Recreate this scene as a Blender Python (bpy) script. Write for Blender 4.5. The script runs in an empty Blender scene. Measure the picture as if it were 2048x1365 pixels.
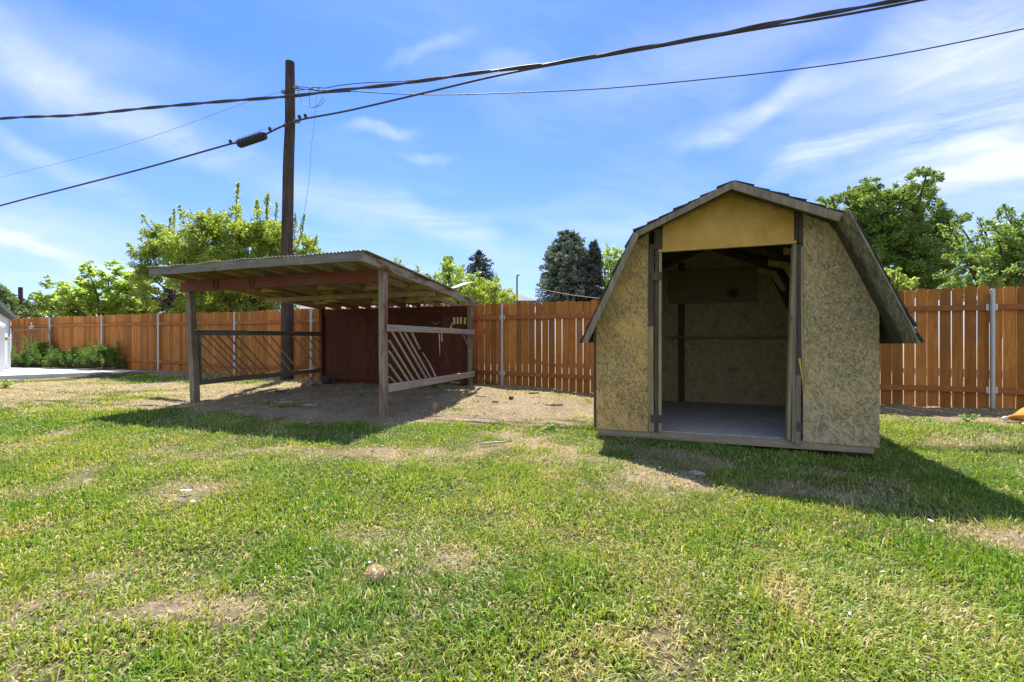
import bpy, math, random
import numpy as np
from mathutils import Vector, Matrix

random.seed(7)
RS = np.random.RandomState(11)
SC = bpy.context.scene
COL = SC.collection
F, CX, HY, HC = 880.0, 1024.0, 688.0, 1.15      # focal length in photo pixels, horizon row, eye height


def P(px, py, d):
    """A point of the photograph at depth d (metres in front of the camera)."""
    return ((px - CX) / F * d, d, HC + (HY - py) / F * d)


# ------------------------------------------------------------------ numeric noise
_T = np.random.RandomState(5).rand(256, 256)


def vnoise(x, y):
    x = np.asarray(x, float); y = np.asarray(y, float)
    xi = np.floor(x).astype(int); yi = np.floor(y).astype(int)
    fx = x - xi; fy = y - yi
    fx = fx * fx * (3 - 2 * fx); fy = fy * fy * (3 - 2 * fy)
    a = _T[xi % 256, yi % 256]; b = _T[(xi + 1) % 256, yi % 256]
    c = _T[xi % 256, (yi + 1) % 256]; d = _T[(xi + 1) % 256, (yi + 1) % 256]
    return (a * (1 - fx) + b * fx) * (1 - fy) + (c * (1 - fx) + d * fx) * fy


def fbm(x, y, s, o=4, k=.5):
    t = 0; a = 1; n = 0
    for i in range(o):
        t = t + a * vnoise(np.asarray(x) * s + 17.3 * i, np.asarray(y) * s + 5.1 * i); n += a; a *= k; s *= 2.03
    return t / n


def sstep(a, b, x):
    t = np.clip((x - a) / (b - a), 0, 1)
    return t * t * (3 - 2 * t)


# ------------------------------------------------------------------ ground height
GP = np.array([(-13, 11.4, .19), (-11.5, 14.2, .28), (-8.1, 12.9, .2), (-4.6, 11.9, .22), (-.2, 9.9, .21), (1.7, 9.15, .13),
               (4.3, 8.0, .12), (7.5, 6.9, .14), (-5.58, 7.75, .12), (-1.9, 6.54, .08), (-.8, 9.3, .25), (.35, 8.7, .2),
               (1.0, 5.3, .03), (3.66, 4.4, -.01), (2.3, 6.9, .03), (0, 2, 0), (-4, 2, 0), (2.6, 2.4, -.05), (4.6, 3.3, -.05),
               (-6, 4, .03), (6, 5.4, .06), (-2.6, 9.3, .2), (-4.8, 9.6, .17), (0, 40, .1), (-25, 40, .2), (25, 40, .1), (0, -8, 0),
               (-12, -2, 0), (12, -2, 0), (14, 5, .1), (-18, 8, .15), (60, 60, .1), (-60, 60, .1), (0, 150, .1), (-90, -50, 0), (90, -50, 0),
               (-17, 17.5, .3), (-22, 14, .3)])


def gz(x, y):
    x = np.asarray(x, float); y = np.asarray(y, float)
    num = 0; den = 0
    for gx, gy, g in GP:
        w = 1 / ((x - gx) ** 2 + (y - gy) ** 2 + .12) ** 1.6
        num = num + w * g; den = den + w
    return num / den + (fbm(x, y, 1.3, 4) - .5) * .05


def gz1(x, y):
    return float(gz(np.array([x]), np.array([y]))[0])


# local frames of the two sheds
SH_O = np.array([1.018, 5.3]); SH_A = math.atan2(-.322, .947)
CA_O = np.array([-1.902, 6.54]); CA_A = math.atan2(-.312, .95)


def loc(o, a, x, y):
    dx = x - o[0]; dy = y - o[1]
    return dx * math.cos(a) + dy * math.sin(a), -dx * math.sin(a) + dy * math.cos(a)


def fence_d(px):
    return 22289.0 / (px + 1250.0)


def ell(x, y, cx, cy, rx, ry):
    return np.exp(-(((x - cx) / rx) ** 2 + ((y - cy) / ry) ** 2))


def fence_y(x):
    # fence line: X = (px-1024)/880*d, d = 22289/(px+1250)  ->  straight line
    return (22289.0 - 880 * x) / 2274.0 if np.isscalar(x) else (22289.0 - 880 * x) / 2274.0


def dirt(x, y):
    """0 = thick lawn, 1 = bare dry soil."""
    x = np.asarray(x, float); y = np.asarray(y, float)
    d = .02 + 0 * x
    cx, cy = loc(CA_O, CA_A, x, y)
    inside = sstep(-4.9, -4.3, cx) * sstep(.9, .3, cx) * sstep(-1.2, -.2, cy)
    d = d + .95 * inside
    d = d + 1.15 * ell(x, y, -.1, 7.9, 1.5, 1.3) + .8 * ell(x, y, -.9, 6.4, 1.3, .55) + .5 * ell(x, y, .7, 7.2, 1.0, 1.2)
    d = d + .9 * sstep(1.15, .55, fence_y(x) - y)
    d = d + .5 * ell(x, y, -9.5, 9.8, 4.5, 1.7) + .45 * ell(x, y, -6.3, 9.6, 1.8, 1.3)
    d = d + .6 * ell(x, y, -11, 8, 4, 2)
    for (a, b, r, s) in ((-3.0, 5.1, .55, .28), (-2.9, 4.35, .42, .22), (1.72, 4.2, .35, .3), (1.75, 3.55, .7, .22), (-5.2, 4.4, .5, .3),
                         (-2.4, 3.3, .3, .2), (.2, 5.0, .5, .35), (-.25, 2.3, .22, .12), (.75, 1.75, .22, .3), (5.6, 4.9, .7, .3),
                         (.95, 2.25, .18, .3), (-1.0, 4.3, .5, .2), (-1.3, 1.9, .25, .12), (-.45, 1.62, .16, .1), (3.2, 2.6, .3, .16), (-3.7, 2.6, .3, .3)):
        d = d + .42 * ell(x, y, a, b, r * 1.25, s * 1.25)
    n = fbm(x, y, 1.1, 4) - .5
    n2 = fbm(x + 40, y + 9, 3.4, 3) - .5
    far = sstep(3.0, 6.5, y)
    d = d + n * (1.1 + 1.0 * far) + n2 * (.9 + .4 * far) + .06 * far
    return np.clip(d, 0, 1)


# ------------------------------------------------------------------ mesh builder
class MB:
    def __init__(s):
        s.v = []; s.f = []

    def add(s, vs, fs):
        o = len(s.v)
        s.v.extend([tuple(v) for v in vs]); s.f.extend([tuple(i + o for i in f) for f in fs])
        return s

    def box(s, x0, x1, y0, y1, z0, z1):
        return s.add([(x0, y0, z0), (x1, y0, z0), (x1, y1, z0), (x0, y1, z0), (x0, y0, z1), (x1, y0, z1), (x1, y1, z1), (x0, y1, z1)],
                     [(0, 3, 2, 1), (4, 5, 6, 7), (0, 1, 5, 4), (1, 2, 6, 5), (2, 3, 7, 6), (3, 0, 4, 7)])

    def beam(s, p0, p1, w, h, up=(0, 0, 1), seg=1, bow=0.0, taper=1.0):
        p0 = Vector(p0); p1 = Vector(p1); d = (p1 - p0).normalized()
        up = Vector(up)
        if abs(d.dot(up)) > .99: up = Vector((0, 1, 0))
        sx = d.cross(up).normalized(); sz = sx.cross(d).normalized()
        vs = []
        for i in range(seg + 1):
            t = i / seg
            c = p0.lerp(p1, t) + (sx * .6 + sz * .4) * bow * math.sin(math.pi * t)
            k = 1 + (taper - 1) * t
            for a, b in ((-1, -1), (1, -1), (1, 1), (-1, 1)):
                vs.append(c + sx * a * w / 2 * k + sz * b * h / 2 * k)
        fs = [(3, 2, 1, 0)]
        for i in range(seg):
            o = i * 4
            for k in range(4):
                fs.append((o + k, o + (k + 1) % 4, o + 4 + (k + 1) % 4, o + 4 + k))
        o = seg * 4
        fs.append((o, o + 1, o + 2, o + 3))
        return s.add(vs, fs)

    def tube(s, pts, r, n=6, caps=True):
        pts = [Vector(p) for p in pts]
        rs = r if hasattr(r, '__len__') else [r] * len(pts)
        vs = []; prev = None
        for i, p in enumerate(pts):
            a = pts[max(i - 1, 0)]; b = pts[min(i + 1, len(pts) - 1)]
            d = (b - a).normalized()
            if prev is None:
                u = Vector((0, 0, 1)) if abs(d.z) < .9 else Vector((1, 0, 0))
                u = (u - d * u.dot(d)).normalized()
            else:
                u = (prev - d * prev.dot(d))
                u = u.normalized() if u.length > 1e-6 else d.orthogonal().normalized()
            prev = u; w = d.cross(u)
            for k in range(n):
                an = 2 * math.pi * k / n
                vs.append(p + (u * math.cos(an) + w * math.sin(an)) * rs[i])
        fs = []
        for i in range(len(pts) - 1):
            for k in range(n):
                fs.append((i * n + k, i * n + (k + 1) % n, (i + 1) * n + (k + 1) % n, (i + 1) * n + k))
        if caps:
            fs.append(tuple(range(n - 1, -1, -1))); o = (len(pts) - 1) * n
            fs.append(tuple(o + k for k in range(n)))
        return s.add(vs, fs)

    def prism(s, poly, a0, a1, axis='y'):
        def m(p, a):
            return {'y': (p[0], a, p[1]), 'x': (a, p[0], p[1]), 'z': (p[0], p[1], a)}[axis]
        n = len(poly)
        vs = [m(p, a0) for p in poly] + [m(p, a1) for p in poly]
        fs = [tuple(range(n)), tuple(range(2 * n - 1, n - 1, -1))]
        for k in range(n):
            fs.append((k, n + k, n + (k + 1) % n, (k + 1) % n))
        return s.add(vs, fs)

    def blob(s, c, r, rough=.25, seed=0, sub=2):
        """An irregular lump (stone, clod)."""
        import bmesh
        bm = bmesh.new(); bmesh.ops.create_icosphere(bm, subdivisions=sub, radius=1)
        rr = random.Random(seed); ph = [rr.uniform(0, 6) for _ in range(9)]
        vs = []
        for v in bm.verts:
            k = 1 + rough * (math.sin(v.co.x * 3 + ph[0]) * math.sin(v.co.y * 3.4 + ph[1]) + .6 * math.sin(v.co.z * 5 + ph[2]) * math.sin(v.co.x * 6 + ph[3]) + .35 * math.sin(v.co.y * 11 + ph[4]) * math.sin(v.co.z * 9 + ph[5]))
            vs.append((c[0] + v.co.x * r[0] * k, c[1] + v.co.y * r[1] * k, c[2] + v.co.z * r[2] * k))
        bm.verts.ensure_lookup_table()
        fs = [tuple(v.index for v in f.verts) for f in bm.faces]
        bm.free()
        return s.add(vs, fs)

    def build(s, name, mat, parent=None, origin=(0, 0, 0), bevel=0.0, smooth=False, recalc=True):
        me = bpy.data.meshes.new(name)
        me.from_pydata([(v[0] - origin[0], v[1] - origin[1], v[2] - origin[2]) for v in s.v], [], s.f)
        if recalc:
            import bmesh
            bm = bmesh.new(); bm.from_mesh(me); bmesh.ops.recalc_face_normals(bm, faces=bm.faces); bm.to_mesh(me); bm.free()
        me.update()
        o = bpy.data.objects.new(name, me); COL.objects.link(o)
        if mat: me.materials.append(mat)
        if parent is not None: o.parent = parent
        else: o.location = origin
        if bevel:
            b = o.modifiers.new('bevel', 'BEVEL'); b.width = bevel; b.segments = 2; b.limit_method = 'ANGLE'
        if smooth:
            me.polygons.foreach_set('use_smooth', [True] * len(me.polygons))
        return o


def np_mesh(name, V, quads=None, tris=None, mat=None, parent=None, origin=(0, 0, 0), attrs=None):
    V = np.asarray(V, np.float32) - np.asarray(origin, np.float32)
    me = bpy.data.meshes.new(name)
    nq = 0 if quads is None else len(quads); nt = 0 if tris is None else len(tris)
    me.vertices.add(len(V)); me.vertices.foreach_set('co', V.ravel())
    li = np.concatenate([np.asarray(a, np.int32).ravel() for a in (quads, tris) if a is not None])
    me.loops.add(len(li)); me.loops.foreach_set('vertex_index', li)
    me.polygons.add(nq + nt)
    st = np.concatenate([np.arange(nq) * 4, nq * 4 + np.arange(nt) * 3]).astype(np.int32)
    me.polygons.foreach_set('loop_start', st)
    me.update(calc_edges=True)
    for k, a in (attrs or {}).items():
        at = me.attributes.new(k, 'FLOAT', 'POINT'); at.data.foreach_set('value', np.asarray(a, np.float32))
    me.validate()
    o = bpy.data.objects.new(name, me); COL.objects.link(o)
    if mat: me.materials.append(mat)
    if parent is not None: o.parent = parent
    else: o.location = origin
    return o


def tag(o, label, cat, group=None):
    o['label'] = label; o['category'] = cat
    if group: o['group'] = group
    return o


def thing(name, label, cat, l=(0, 0, 0), rotz=0, group=None):
    o = bpy.data.objects.new(name, None); COL.objects.link(o)
    o.location = l; o.rotation_euler = (0, 0, rotz); o.empty_display_size = .2
    return tag(o, label, cat, group)


# ------------------------------------------------------------------ materials
class NT:
    def __init__(s, name):
        s.m = bpy.data.materials.new(name); s.m.use_nodes = True
        s.t = s.m.node_tree; s.t.nodes.clear()
        s.out = s.n('ShaderNodeOutputMaterial')

    def n(s, ty, **k):
        nd = s.t.nodes.new(ty)
        for a, b in k.items(): setattr(nd, a, b)
        return nd

    def l(s, a, b): s.t.links.new(a, b)

    def put(s, sock, v):
        if hasattr(v, 'is_output'): s.l(v, sock)
        else:
            if isinstance(v, tuple) and len(v) == 3 and sock.type == 'RGBA': v = (*v, 1)
            sock.default_value = v

    def coord(s, scale=(1, 1, 1), rot=(0, 0, 0), kind='Object', vec=None):
        mp = s.n('ShaderNodeMapping', vector_type='TEXTURE')
        scale = tuple(1 / q for q in scale)
        s.l(vec if vec is not None else s.n('ShaderNodeTexCoord').outputs[kind], mp.inputs['Vector'])
        mp.inputs['Scale'].default_value = scale; mp.inputs['Rotation'].default_value = rot
        return mp.outputs[0]

    def noise(s, vec, scale=5, detail=4, rough=.55, dist=0.0):
        nd = s.n('ShaderNodeTexNoise'); s.l(vec, nd.inputs['Vector'])
        nd.inputs['Scale'].default_value = scale; nd.inputs['Detail'].default_value = detail
        nd.inputs['Roughness'].default_value = rough; nd.inputs['Distortion'].default_value = dist
        return nd.outputs['Fac']

    def ramp(s, fac, stops):
        nd = s.n('ShaderNodeValToRGB'); s.put(nd.inputs[0], fac)
        e = nd.color_ramp.elements
        while len(e) < len(stops): e.new(.5)
        for i, (p, c) in enumerate(stops):
            e[i].position = p
            e[i].color = (c, c, c, 1) if not isinstance(c, tuple) else (*c, 1)
        return nd.outputs[0]

    def mix(s, fac, a, b, mode='MIX'):
        nd = s.n('ShaderNodeMix', data_type='RGBA', blend_type=mode)
        s.put(nd.inputs[0], fac); s.put(nd.inputs[6], a); s.put(nd.inputs[7], b)
        return nd.outputs[2]

    def math(s, op, a, b=0.0, clamp=False):
        nd = s.n('ShaderNodeMath', operation=op, use_clamp=clamp)
        s.put(nd.inputs[0], a); s.put(nd.inputs[1], b)
        return nd.outputs[0]

    def bump(s, h, strength=.4, dist=.01):
        nd = s.n('ShaderNodeBump'); s.l(h, nd.inputs['Height'])
        nd.inputs['Strength'].default_value = strength; nd.inputs['Distance'].default_value = dist
        return nd.outputs[0]

    def island(s): return s.n('ShaderNodeNewGeometry').outputs['Random Per Island']

    def objrand(s): return s.n('ShaderNodeObjectInfo').outputs['Random']

    def attr(s, name): return s.n('ShaderNodeAttribute', attribute_name=name).outputs['Fac']

    def bsdf(s, col, rough=.8, normal=None, metal=0.0, spec=.3):
        b = s.n('ShaderNodeBsdfPrincipled')
        s.put(b.inputs['Base Color'], col); s.put(b.inputs['Roughness'], rough); b.inputs['Metallic'].default_value = metal
        b.inputs['Specular IOR Level'].default_value = spec
        if normal is not None: s.l(normal, b.inputs['Normal'])
        s.l(b.outputs[0], s.out.inputs[0])
        return s.m


def wood(name, cols, axis='z', grain=38, paint=None, paint_amt=.5, moss=None, moss_amt=.4, rough=.88, bump=.5, vary=.35, knots=True):
    t = NT(name)
    k = {'x': (.06, 1, 1), 'y': (1, .06, 1), 'z': (1, 1, .06)}[axis]
    v0 = t.n('ShaderNodeTexCoord').outputs['Object']
    off = t.n('ShaderNodeVectorMath', operation='SCALE'); 
    cmb = t.n('ShaderNodeCombineXYZ'); isl = t.island(); ob = t.objrand()
    t.l(isl, cmb.inputs[0]); t.l(ob, cmb.inputs[1]); t.l(isl, cmb.inputs[2])
    t.l(cmb.outputs[0], off.inputs[0]); off.inputs['Scale'].default_value = 37
    ad = t.n('ShaderNodeVectorMath', operation='ADD'); t.l(v0, ad.inputs[0]); t.l(off.outputs[0], ad.inputs[1])
    v = t.coord(k, vec=ad.outputs[0])
    g = t.noise(v, grain, 5, .65, .6)
    fine = t.noise(v, grain * 5, 3, .6)
    broad = t.noise(t.coord((1, 1, 1), vec=ad.outputs[0]), 2.4, 4, .6)
    f = t.math('ADD', t.math('MULTIPLY', g, .62), t.math('MULTIPLY', fine, .38))
    c = t.ramp(f, [(.32, cols[0]), (.5, cols[1]), (.68, cols[2])])
    c = t.mix(t.math('MULTIPLY', t.ramp(broad, [(.4, 0.0), (.65, 1.0)]), .5), c, cols[0])
    if knots:
        vo = t.n('ShaderNodeTexVoronoi'); t.l(t.coord(tuple(.35 if q < .5 else 1.0 for q in k), vec=ad.outputs[0]), vo.inputs['Vector']); vo.inputs['Scale'].default_value = 5.5
        kn = t.ramp(vo.outputs['Distance'], [(.03, 1.0), (.1, 0.0)])
        c = t.mix(t.math('MULTIPLY', kn, .75), c, tuple(q * .35 for q in cols[0]))
    h = f
    if paint:
        pn = t.noise(t.coord(tuple(q ** .5 for q in k), vec=ad.outputs[0]), 7, 6, .7)
        pm = t.ramp(t.math('ADD', t.math('MULTIPLY', pn, .75), t.math('MULTIPLY', f, .25)), [(1 - paint_amt - .04 if paint_amt < 1 else 0.0, 0.0), (1 - paint_amt + .04 if paint_amt < 1 else .01, 1.0)])
        pc = t.mix(broad, paint, tuple(q * .6 for q in paint))
        c = t.mix(pm, c, pc)
    if moss:
        mn = t.noise(ad.outputs[0], 9, 5, .7)
        mm = t.ramp(mn, [(1 - moss_amt - .08, 0.0), (1 - moss_amt + .08, 1.0)])
        c = t.mix(t.math('MULTIPLY', mm, .8), c, moss)
    vv = t.math('ADD', 1 - vary / 2, t.math('MULTIPLY', t.math('FRACT', t.math('ADD', isl, ob)), vary))
    hs = t.n('ShaderNodeHueSaturation'); t.l(c, hs.inputs['Color']); t.l(vv, hs.inputs['Value'])
    return t.bsdf(hs.outputs[0], rough, t.bump(h, bump, .004))


def plain(name, col, rough=.6, metal=0.0, var=.15, nscale=12, bump=.1, spec=.4):
    t = NT(name)
    v = t.coord()
    n = t.noise(v, nscale, 5, .6)
    c = t.mix(n, tuple(q * (1 - var) for q in col), tuple(min(1, q * (1 + var)) for q in col))
    return t.bsdf(c, t.math('ADD', rough - .1, t.math('MULTIPLY', n, .2)), t.bump(n, bump, .003), metal, spec)


def osb(name, plane='xz', paint=(.5, .33, .11), dark=(.075, .065, .035), mid=(.25, .2, .095), light=(.43, .36, .19), paint_amt=.4, grey=(.34, .32, .23), grey_z=None, peel=True, mould_t=.54, soffit=False):
    """Weathered strand board: layers of flat wood strands in random directions under flaking paint."""
    t = NT(name)
    sx = t.n('ShaderNodeSeparateXYZ'); t.l(t.n('ShaderNodeTexCoord').outputs['Object'], sx.inputs[0])
    cm = t.n('ShaderNodeCombineXYZ')
    t.l(sx.outputs['XYZ'.index(plane[0].upper())], cm.inputs[0]); t.l(sx.outputs['XYZ'.index(plane[1].upper())], cm.inputs[1])
    base = cm.outputs[0]
    warp = t.n('ShaderNodeTexNoise'); t.l(base, warp.inputs['Vector']); warp.inputs['Scale'].default_value = 6
    wv = t.n('ShaderNodeVectorMath', operation='SCALE'); t.l(warp.outputs['Color'], wv.inputs[0]); wv.inputs['Scale'].default_value = .018
    wa = t.n('ShaderNodeVectorMath', operation='ADD'); t.l(base, wa.inputs[0]); t.l(wv.outputs[0], wa.inputs[1])
    lay = []
    for i, (r, sc) in enumerate(((.45, 62), (-.75, 70), (1.5, 58), (2.2, 84))):
        vo = t.n('ShaderNodeTexVoronoi'); t.l(t.coord((.2, 1, 1), (0, 0, r), vec=wa.outputs[0]), vo.inputs['Vector']); vo.inputs['Scale'].default_value = sc
        s1 = t.n('ShaderNodeSeparateColor'); t.l(vo.outputs['Color'], s1.inputs[0])
        lay.append((s1.outputs[0], s1.outputs[1]))
    val = lay[0][0]
    for a, b in lay[1:]:
        val = t.mix(t.ramp(b, [(.5, 0.0), (.52, 1.0)]), val, a)
    fine = t.noise(wa.outputs[0], 120, 4, .6)
    val = t.math('ADD', t.math('MULTIPLY', val, .62), t.math('MULTIPLY', fine, .38))
    c = t.ramp(val, [(.08, tuple((p + q) / 2 for p, q in zip(dark, mid))), (.45, mid), (.92, light)])
    big = t.noise(base, 1.7, 5, .65)
    if grey_z:
        zz = t.math('ADD', sx.outputs[2], t.math('MULTIPLY', t.math('SUBTRACT', big, .5), 1.2))
        gm = t.math('SUBTRACT', 1.0, t.math('DIVIDE', zz, grey_z), True)
        c = t.mix(gm, c, t.ramp(val, [(.1, tuple(q * .35 for q in grey)), (.5, tuple(q * .8 for q in grey)), (.9, tuple(q * 1.25 for q in grey))]))
    h = val
    if peel:
        pn = t.math('ADD', t.math('MULTIPLY', t.noise(base, 3.2, 8, .72), .62), t.math('MULTIPLY', val, .38))
        pm = t.ramp(pn, [(.96 - paint_amt - .06, 0.0), (.96 - paint_amt + .05, 1.0)])
        pc = t.mix(big, tuple(q * .8 for q in paint), paint)
        c = t.mix(t.math('MULTIPLY', pm, .85), c, pc)
        h = t.math('ADD', t.math('MULTIPLY', val, .7), t.math('MULTIPLY', pm, .35))
    mould = t.ramp(t.noise(base, 4.5, 8, .75), [(mould_t, 0.0), (mould_t + .12, 1.0)])
    c = t.mix(t.math('MULTIPLY', mould, .62), c, dark)
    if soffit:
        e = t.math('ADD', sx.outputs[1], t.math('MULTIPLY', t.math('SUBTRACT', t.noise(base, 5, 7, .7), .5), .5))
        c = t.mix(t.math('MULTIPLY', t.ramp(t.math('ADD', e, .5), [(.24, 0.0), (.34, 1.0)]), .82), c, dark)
    return t.bsdf(c, .9, t.bump(h, .65, .006), 0, .2)


def leafmat(name, c1, c2, tr=None, tw=.45, gloss=.05):
    t = NT(name)
    r = t.island()
    c = t.ramp(r, [(0.0, c1), (1.0, c2)])
    tc = t.ramp(r, [(0.0, tuple(q * 1.1 for q in (tr or c1))), (1.0, tuple(q * 1.5 for q in (tr or c2)))])
    d = t.n('ShaderNodeBsdfDiffuse'); t.l(c, d.inputs[0])
    tl = t.n('ShaderNodeBsdfTranslucent'); t.l(tc, tl.inputs[0])
    g = t.n('ShaderNodeBsdfGlossy'); g.inputs['Roughness'].default_value = .45; g.inputs[0].default_value = (.9, .95, .85, 1)
    m1 = t.n('ShaderNodeMixShader'); m1.inputs[0].default_value = tw; t.l(d.outputs[0], m1.inputs[1]); t.l(tl.outputs[0], m1.inputs[2])
    m2 = t.n('ShaderNodeMixShader'); m2.inputs[0].default_value = gloss; t.l(m1.outputs[0], m2.inputs[1]); t.l(g.outputs[0], m2.inputs[2])
    t.l(m2.outputs[0], t.out.inputs[0])
    return t.m


def grassmat(name):
    t = NT(name)
    r = t.island(); tone = t.attr('tone')
    green = t.ramp(r, [(0.0, (.05, .145, .012)), (.5, (.125, .26, .022)), (1.0, (.26, .40, .05))])
    straw = t.ramp(r, [(0.0, (.34, .26, .11)), (.5, (.52, .44, .22)), (1.0, (.68, .6, .38))])
    yel = t.ramp(r, [(0.0, (.17, .27, .025)), (1.0, (.36, .43, .08))])
    c = t.mix(t.ramp(tone, [(.55, 0.0), (.9, 1.0)]), yel, green)
    c = t.mix(t.ramp(tone, [(.08, 0.0), (.3, 1.0)]), straw, c)
    tcol = t.mix(1.0, c, (1.5, 1.4, .7), 'MULTIPLY')
    d = t.n('ShaderNodeBsdfDiffuse'); t.l(c, d.inputs[0])
    tl = t.n('ShaderNodeBsdfTranslucent'); t.l(tcol, tl.inputs[0])
    g = t.n('ShaderNodeBsdfGlossy'); g.inputs['Roughness'].default_value = .5
    m1 = t.n('ShaderNodeMixShader'); m1.inputs[0].default_value = .4; t.l(d.outputs[0], m1.inputs[1]); t.l(tl.outputs[0], m1.inputs[2])
    m2 = t.n('ShaderNodeMixShader'); m2.inputs[0].default_value = .03; t.l(m1.outputs[0], m2.inputs[1]); t.l(g.outputs[0], m2.inputs[2])
    t.l(m2.outputs[0], t.out.inputs[0])
    return t.m


def groundmat(name):
    t = NT(name)
    v = t.coord()
    d = t.attr('dirt')
    n1 = t.noise(v, 2.2, 8, .65); n2 = t.noise(v, 22, 6, .7); n3 = t.noise(v, 110, 3, .6)
    soil = t.ramp(t.math('ADD', t.math('MULTIPLY', n1, .5), t.math('MULTIPLY', n2, .5)), [(.32, (.16, .12, .075)), (.5, (.30, .23, .15)), (.66, (.47, .38, .26))])
    vo = t.n('ShaderNodeTexVoronoi'); t.l(t.coord((.3, 1, 1), (0, 0, .6)), vo.inputs['Vector']); vo.inputs['Scale'].default_value = 60
    vo2 = t.n('ShaderNodeTexVoronoi'); t.l(t.coord((.25, 1, 1), (0, 0, -.9)), vo2.inputs['Vector']); vo2.inputs['Scale'].default_value = 75
    s1 = t.n('ShaderNodeSeparateColor'); t.l(vo.outputs['Color'], s1.inputs[0]); s2 = t.n('ShaderNodeSeparateColor'); t.l(vo2.outputs['Color'], s2.inputs[0])
    st = t.math('MAXIMUM', t.ramp(s1.outputs[0], [(.7, 0.0), (.8, 1.0)]), t.ramp(s2.outputs[0], [(.72, 0.0), (.82, 1.0)]))
    st = t.math('MULTIPLY', st, t.ramp(n2, [(.38, 0.0), (.6, 1.0)]))
    soil = t.mix(t.math('MULTIPLY', st, .55), soil, (.5, .41, .25))
    thatch = t.ramp(t.math('ADD', t.math('MULTIPLY', n3, .5), t.math('MULTIPLY', n2, .5)), [(.35, (.05, .065, .018)), (.55, (.13, .13, .045)), (.7, (.27, .235, .11))])
    c = t.mix(t.ramp(t.math('ADD', d, t.math('MULTIPLY', t.math('SUBTRACT', n2, .5), .5)), [(.25, 0.0), (.65, 1.0)]), thatch, soil)
    peb = t.n('ShaderNodeTexVoronoi'); t.l(v, peb.inputs['Vector']); peb.inputs['Scale'].default_value = 45
    h = t.math('ADD', t.math('ADD', t.math('MULTIPLY', n2, .6), t.math('MULTIPLY', n3, .25)), t.math('MULTIPLY', st, .2))
    h = t.math('SUBTRACT', h, t.math('MULTIPLY', peb.outputs['Distance'], .2))
    return t.bsdf(c, .95, t.bump(h, 1.0, .05), 0, .15)


M = {}
M['picket'] = wood('cedar_picket', ((.27, .098, .02), (.42, .165, .033), (.54, .235, .055)), 'z', 26, vary=.6, bump=.35, moss=(.27, .13, .045), moss_amt=.36)
M['rail_red'] = wood('cedar_rail', ((.26, .09, .028), (.37, .135, .04), (.46, .185, .06)), 'x', 26, vary=.2, bump=.25)
M['greywood_z'] = wood('weathered_post', ((.11, .08, .05), (.24, .19, .125), (.36, .3, .21)), 'z', 34, moss=(.2, .2, .09), moss_amt=.3)
M['redpost'] = wood('post_with_old_red_paint', ((.13, .10, .065), (.28, .225, .15), (.4, .34, .245)), 'z', 34, paint=(.24, .075, .05), paint_amt=.445, moss=(.22, .21, .1), moss_amt=.25)
M['beam_red'] = wood('red_painted_beam', ((.10, .05, .03), (.2, .10, .06), (.3, .18, .1)), 'x', 30, paint=(.27, .075, .048), paint_amt=.54)
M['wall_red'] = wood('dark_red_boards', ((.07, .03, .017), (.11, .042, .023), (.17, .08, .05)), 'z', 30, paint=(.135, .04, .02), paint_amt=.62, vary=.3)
M['fascia'] = wood('grey_fascia', ((.11, .10, .075), (.2, .185, .145), (.29, .27, .21)), 'x', 30, moss=(.22, .23, .14), moss_amt=.3)
M['rake'] = wood('peeling_rake_board', ((.3, .23, .14), (.45, .36, .24), (.55, .47, .34)), 'y', 30, paint=(.2, .075, .04), paint_amt=.455)
M['rafter'] = wood('rafter', ((.2, .13, .07), (.42, .29, .16), (.56, .42, .25)), 'y', 30, moss=(.42, .38, .13), moss_amt=.35)
M['block'] = wood('lichen_block', ((.26, .21, .09), (.46, .37, .16), (.58, .48, .24)), 'x', 30, moss=(.52, .46, .14), moss_amt=.5)
M['railgrey'] = wood('grey_rail', ((.25, .2, .15), (.42, .355, .28), (.54, .48, .39)), 'y', 32, vary=.15)
M['raildark'] = wood('dark_rail', ((.09, .075, .05), (.19, .16, .11), (.28, .25, .18)), 'y', 32, moss=(.15, .16, .08), moss_amt=.35)
M['slat'] = wood('pale_slat', ((.35, .26, .17), (.5, .4, .3), (.6, .52, .42)), 'z', 40, vary=.4)
M['slatdark'] = wood('dark_slat', ((.10, .075, .05), (.2, .16, .1), (.3, .25, .17)), 'z', 40, vary=.4)
M['pole'] = wood('creosoted_pole', ((.03, .021, .016), (.068, .047, .034), (.14, .105, .08)), 'z', 22, vary=.1, bump=.8)
M['trim_grey'] = wood('grey_trim', ((.13, .10, .065), (.27, .215, .145), (.40, .335, .24)), 'z', 34, vary=.3, moss=(.2, .2, .11), moss_amt=.3)
M['trim_brown'] = wood('brown_trim', ((.055, .042, .03), (.1, .078, .055), (.16, .13, .095)), 'z', 34, vary=.2)
M['trim_tan'] = wood('tan_trim', ((.2, .165, .08), (.34, .28, .14), (.46, .4, .22)), 'z', 34, vary=.3, paint=(.45, .32, .11), paint_amt=.4)
M['baseboard'] = wood('base_board', ((.2, .15, .09), (.3, .235, .15), (.38, .31, .2)), 'x', 30)
M['osb_l'] = osb('osb_flaking_ochre', 'xz', paint_amt=.5, paint=(.68, .44, .15), mid=(.43, .295, .12), light=(.68, .53, .28))
M['osb_r'] = osb('osb_weathered_grey', 'xz', paint_amt=.42, paint=(.65, .46, .2), mid=(.42, .315, .155), light=(.70, .57, .34), grey=(.56, .46, .3), grey_z=.75)
M['osb_in'] = osb('osb_inside', 'xz', paint=(.4, .28, .13), dark=(.2, .135, .06), mid=(.5, .35, .165), light=(.64, .48, .25), peel=False)
M['osb_inx'] = osb('osb_side', 'yz', paint=(.4, .3, .14), dark=(.14, .1, .05), mid=(.34, .25, .12), light=(.5, .38, .2), peel=False)
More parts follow.
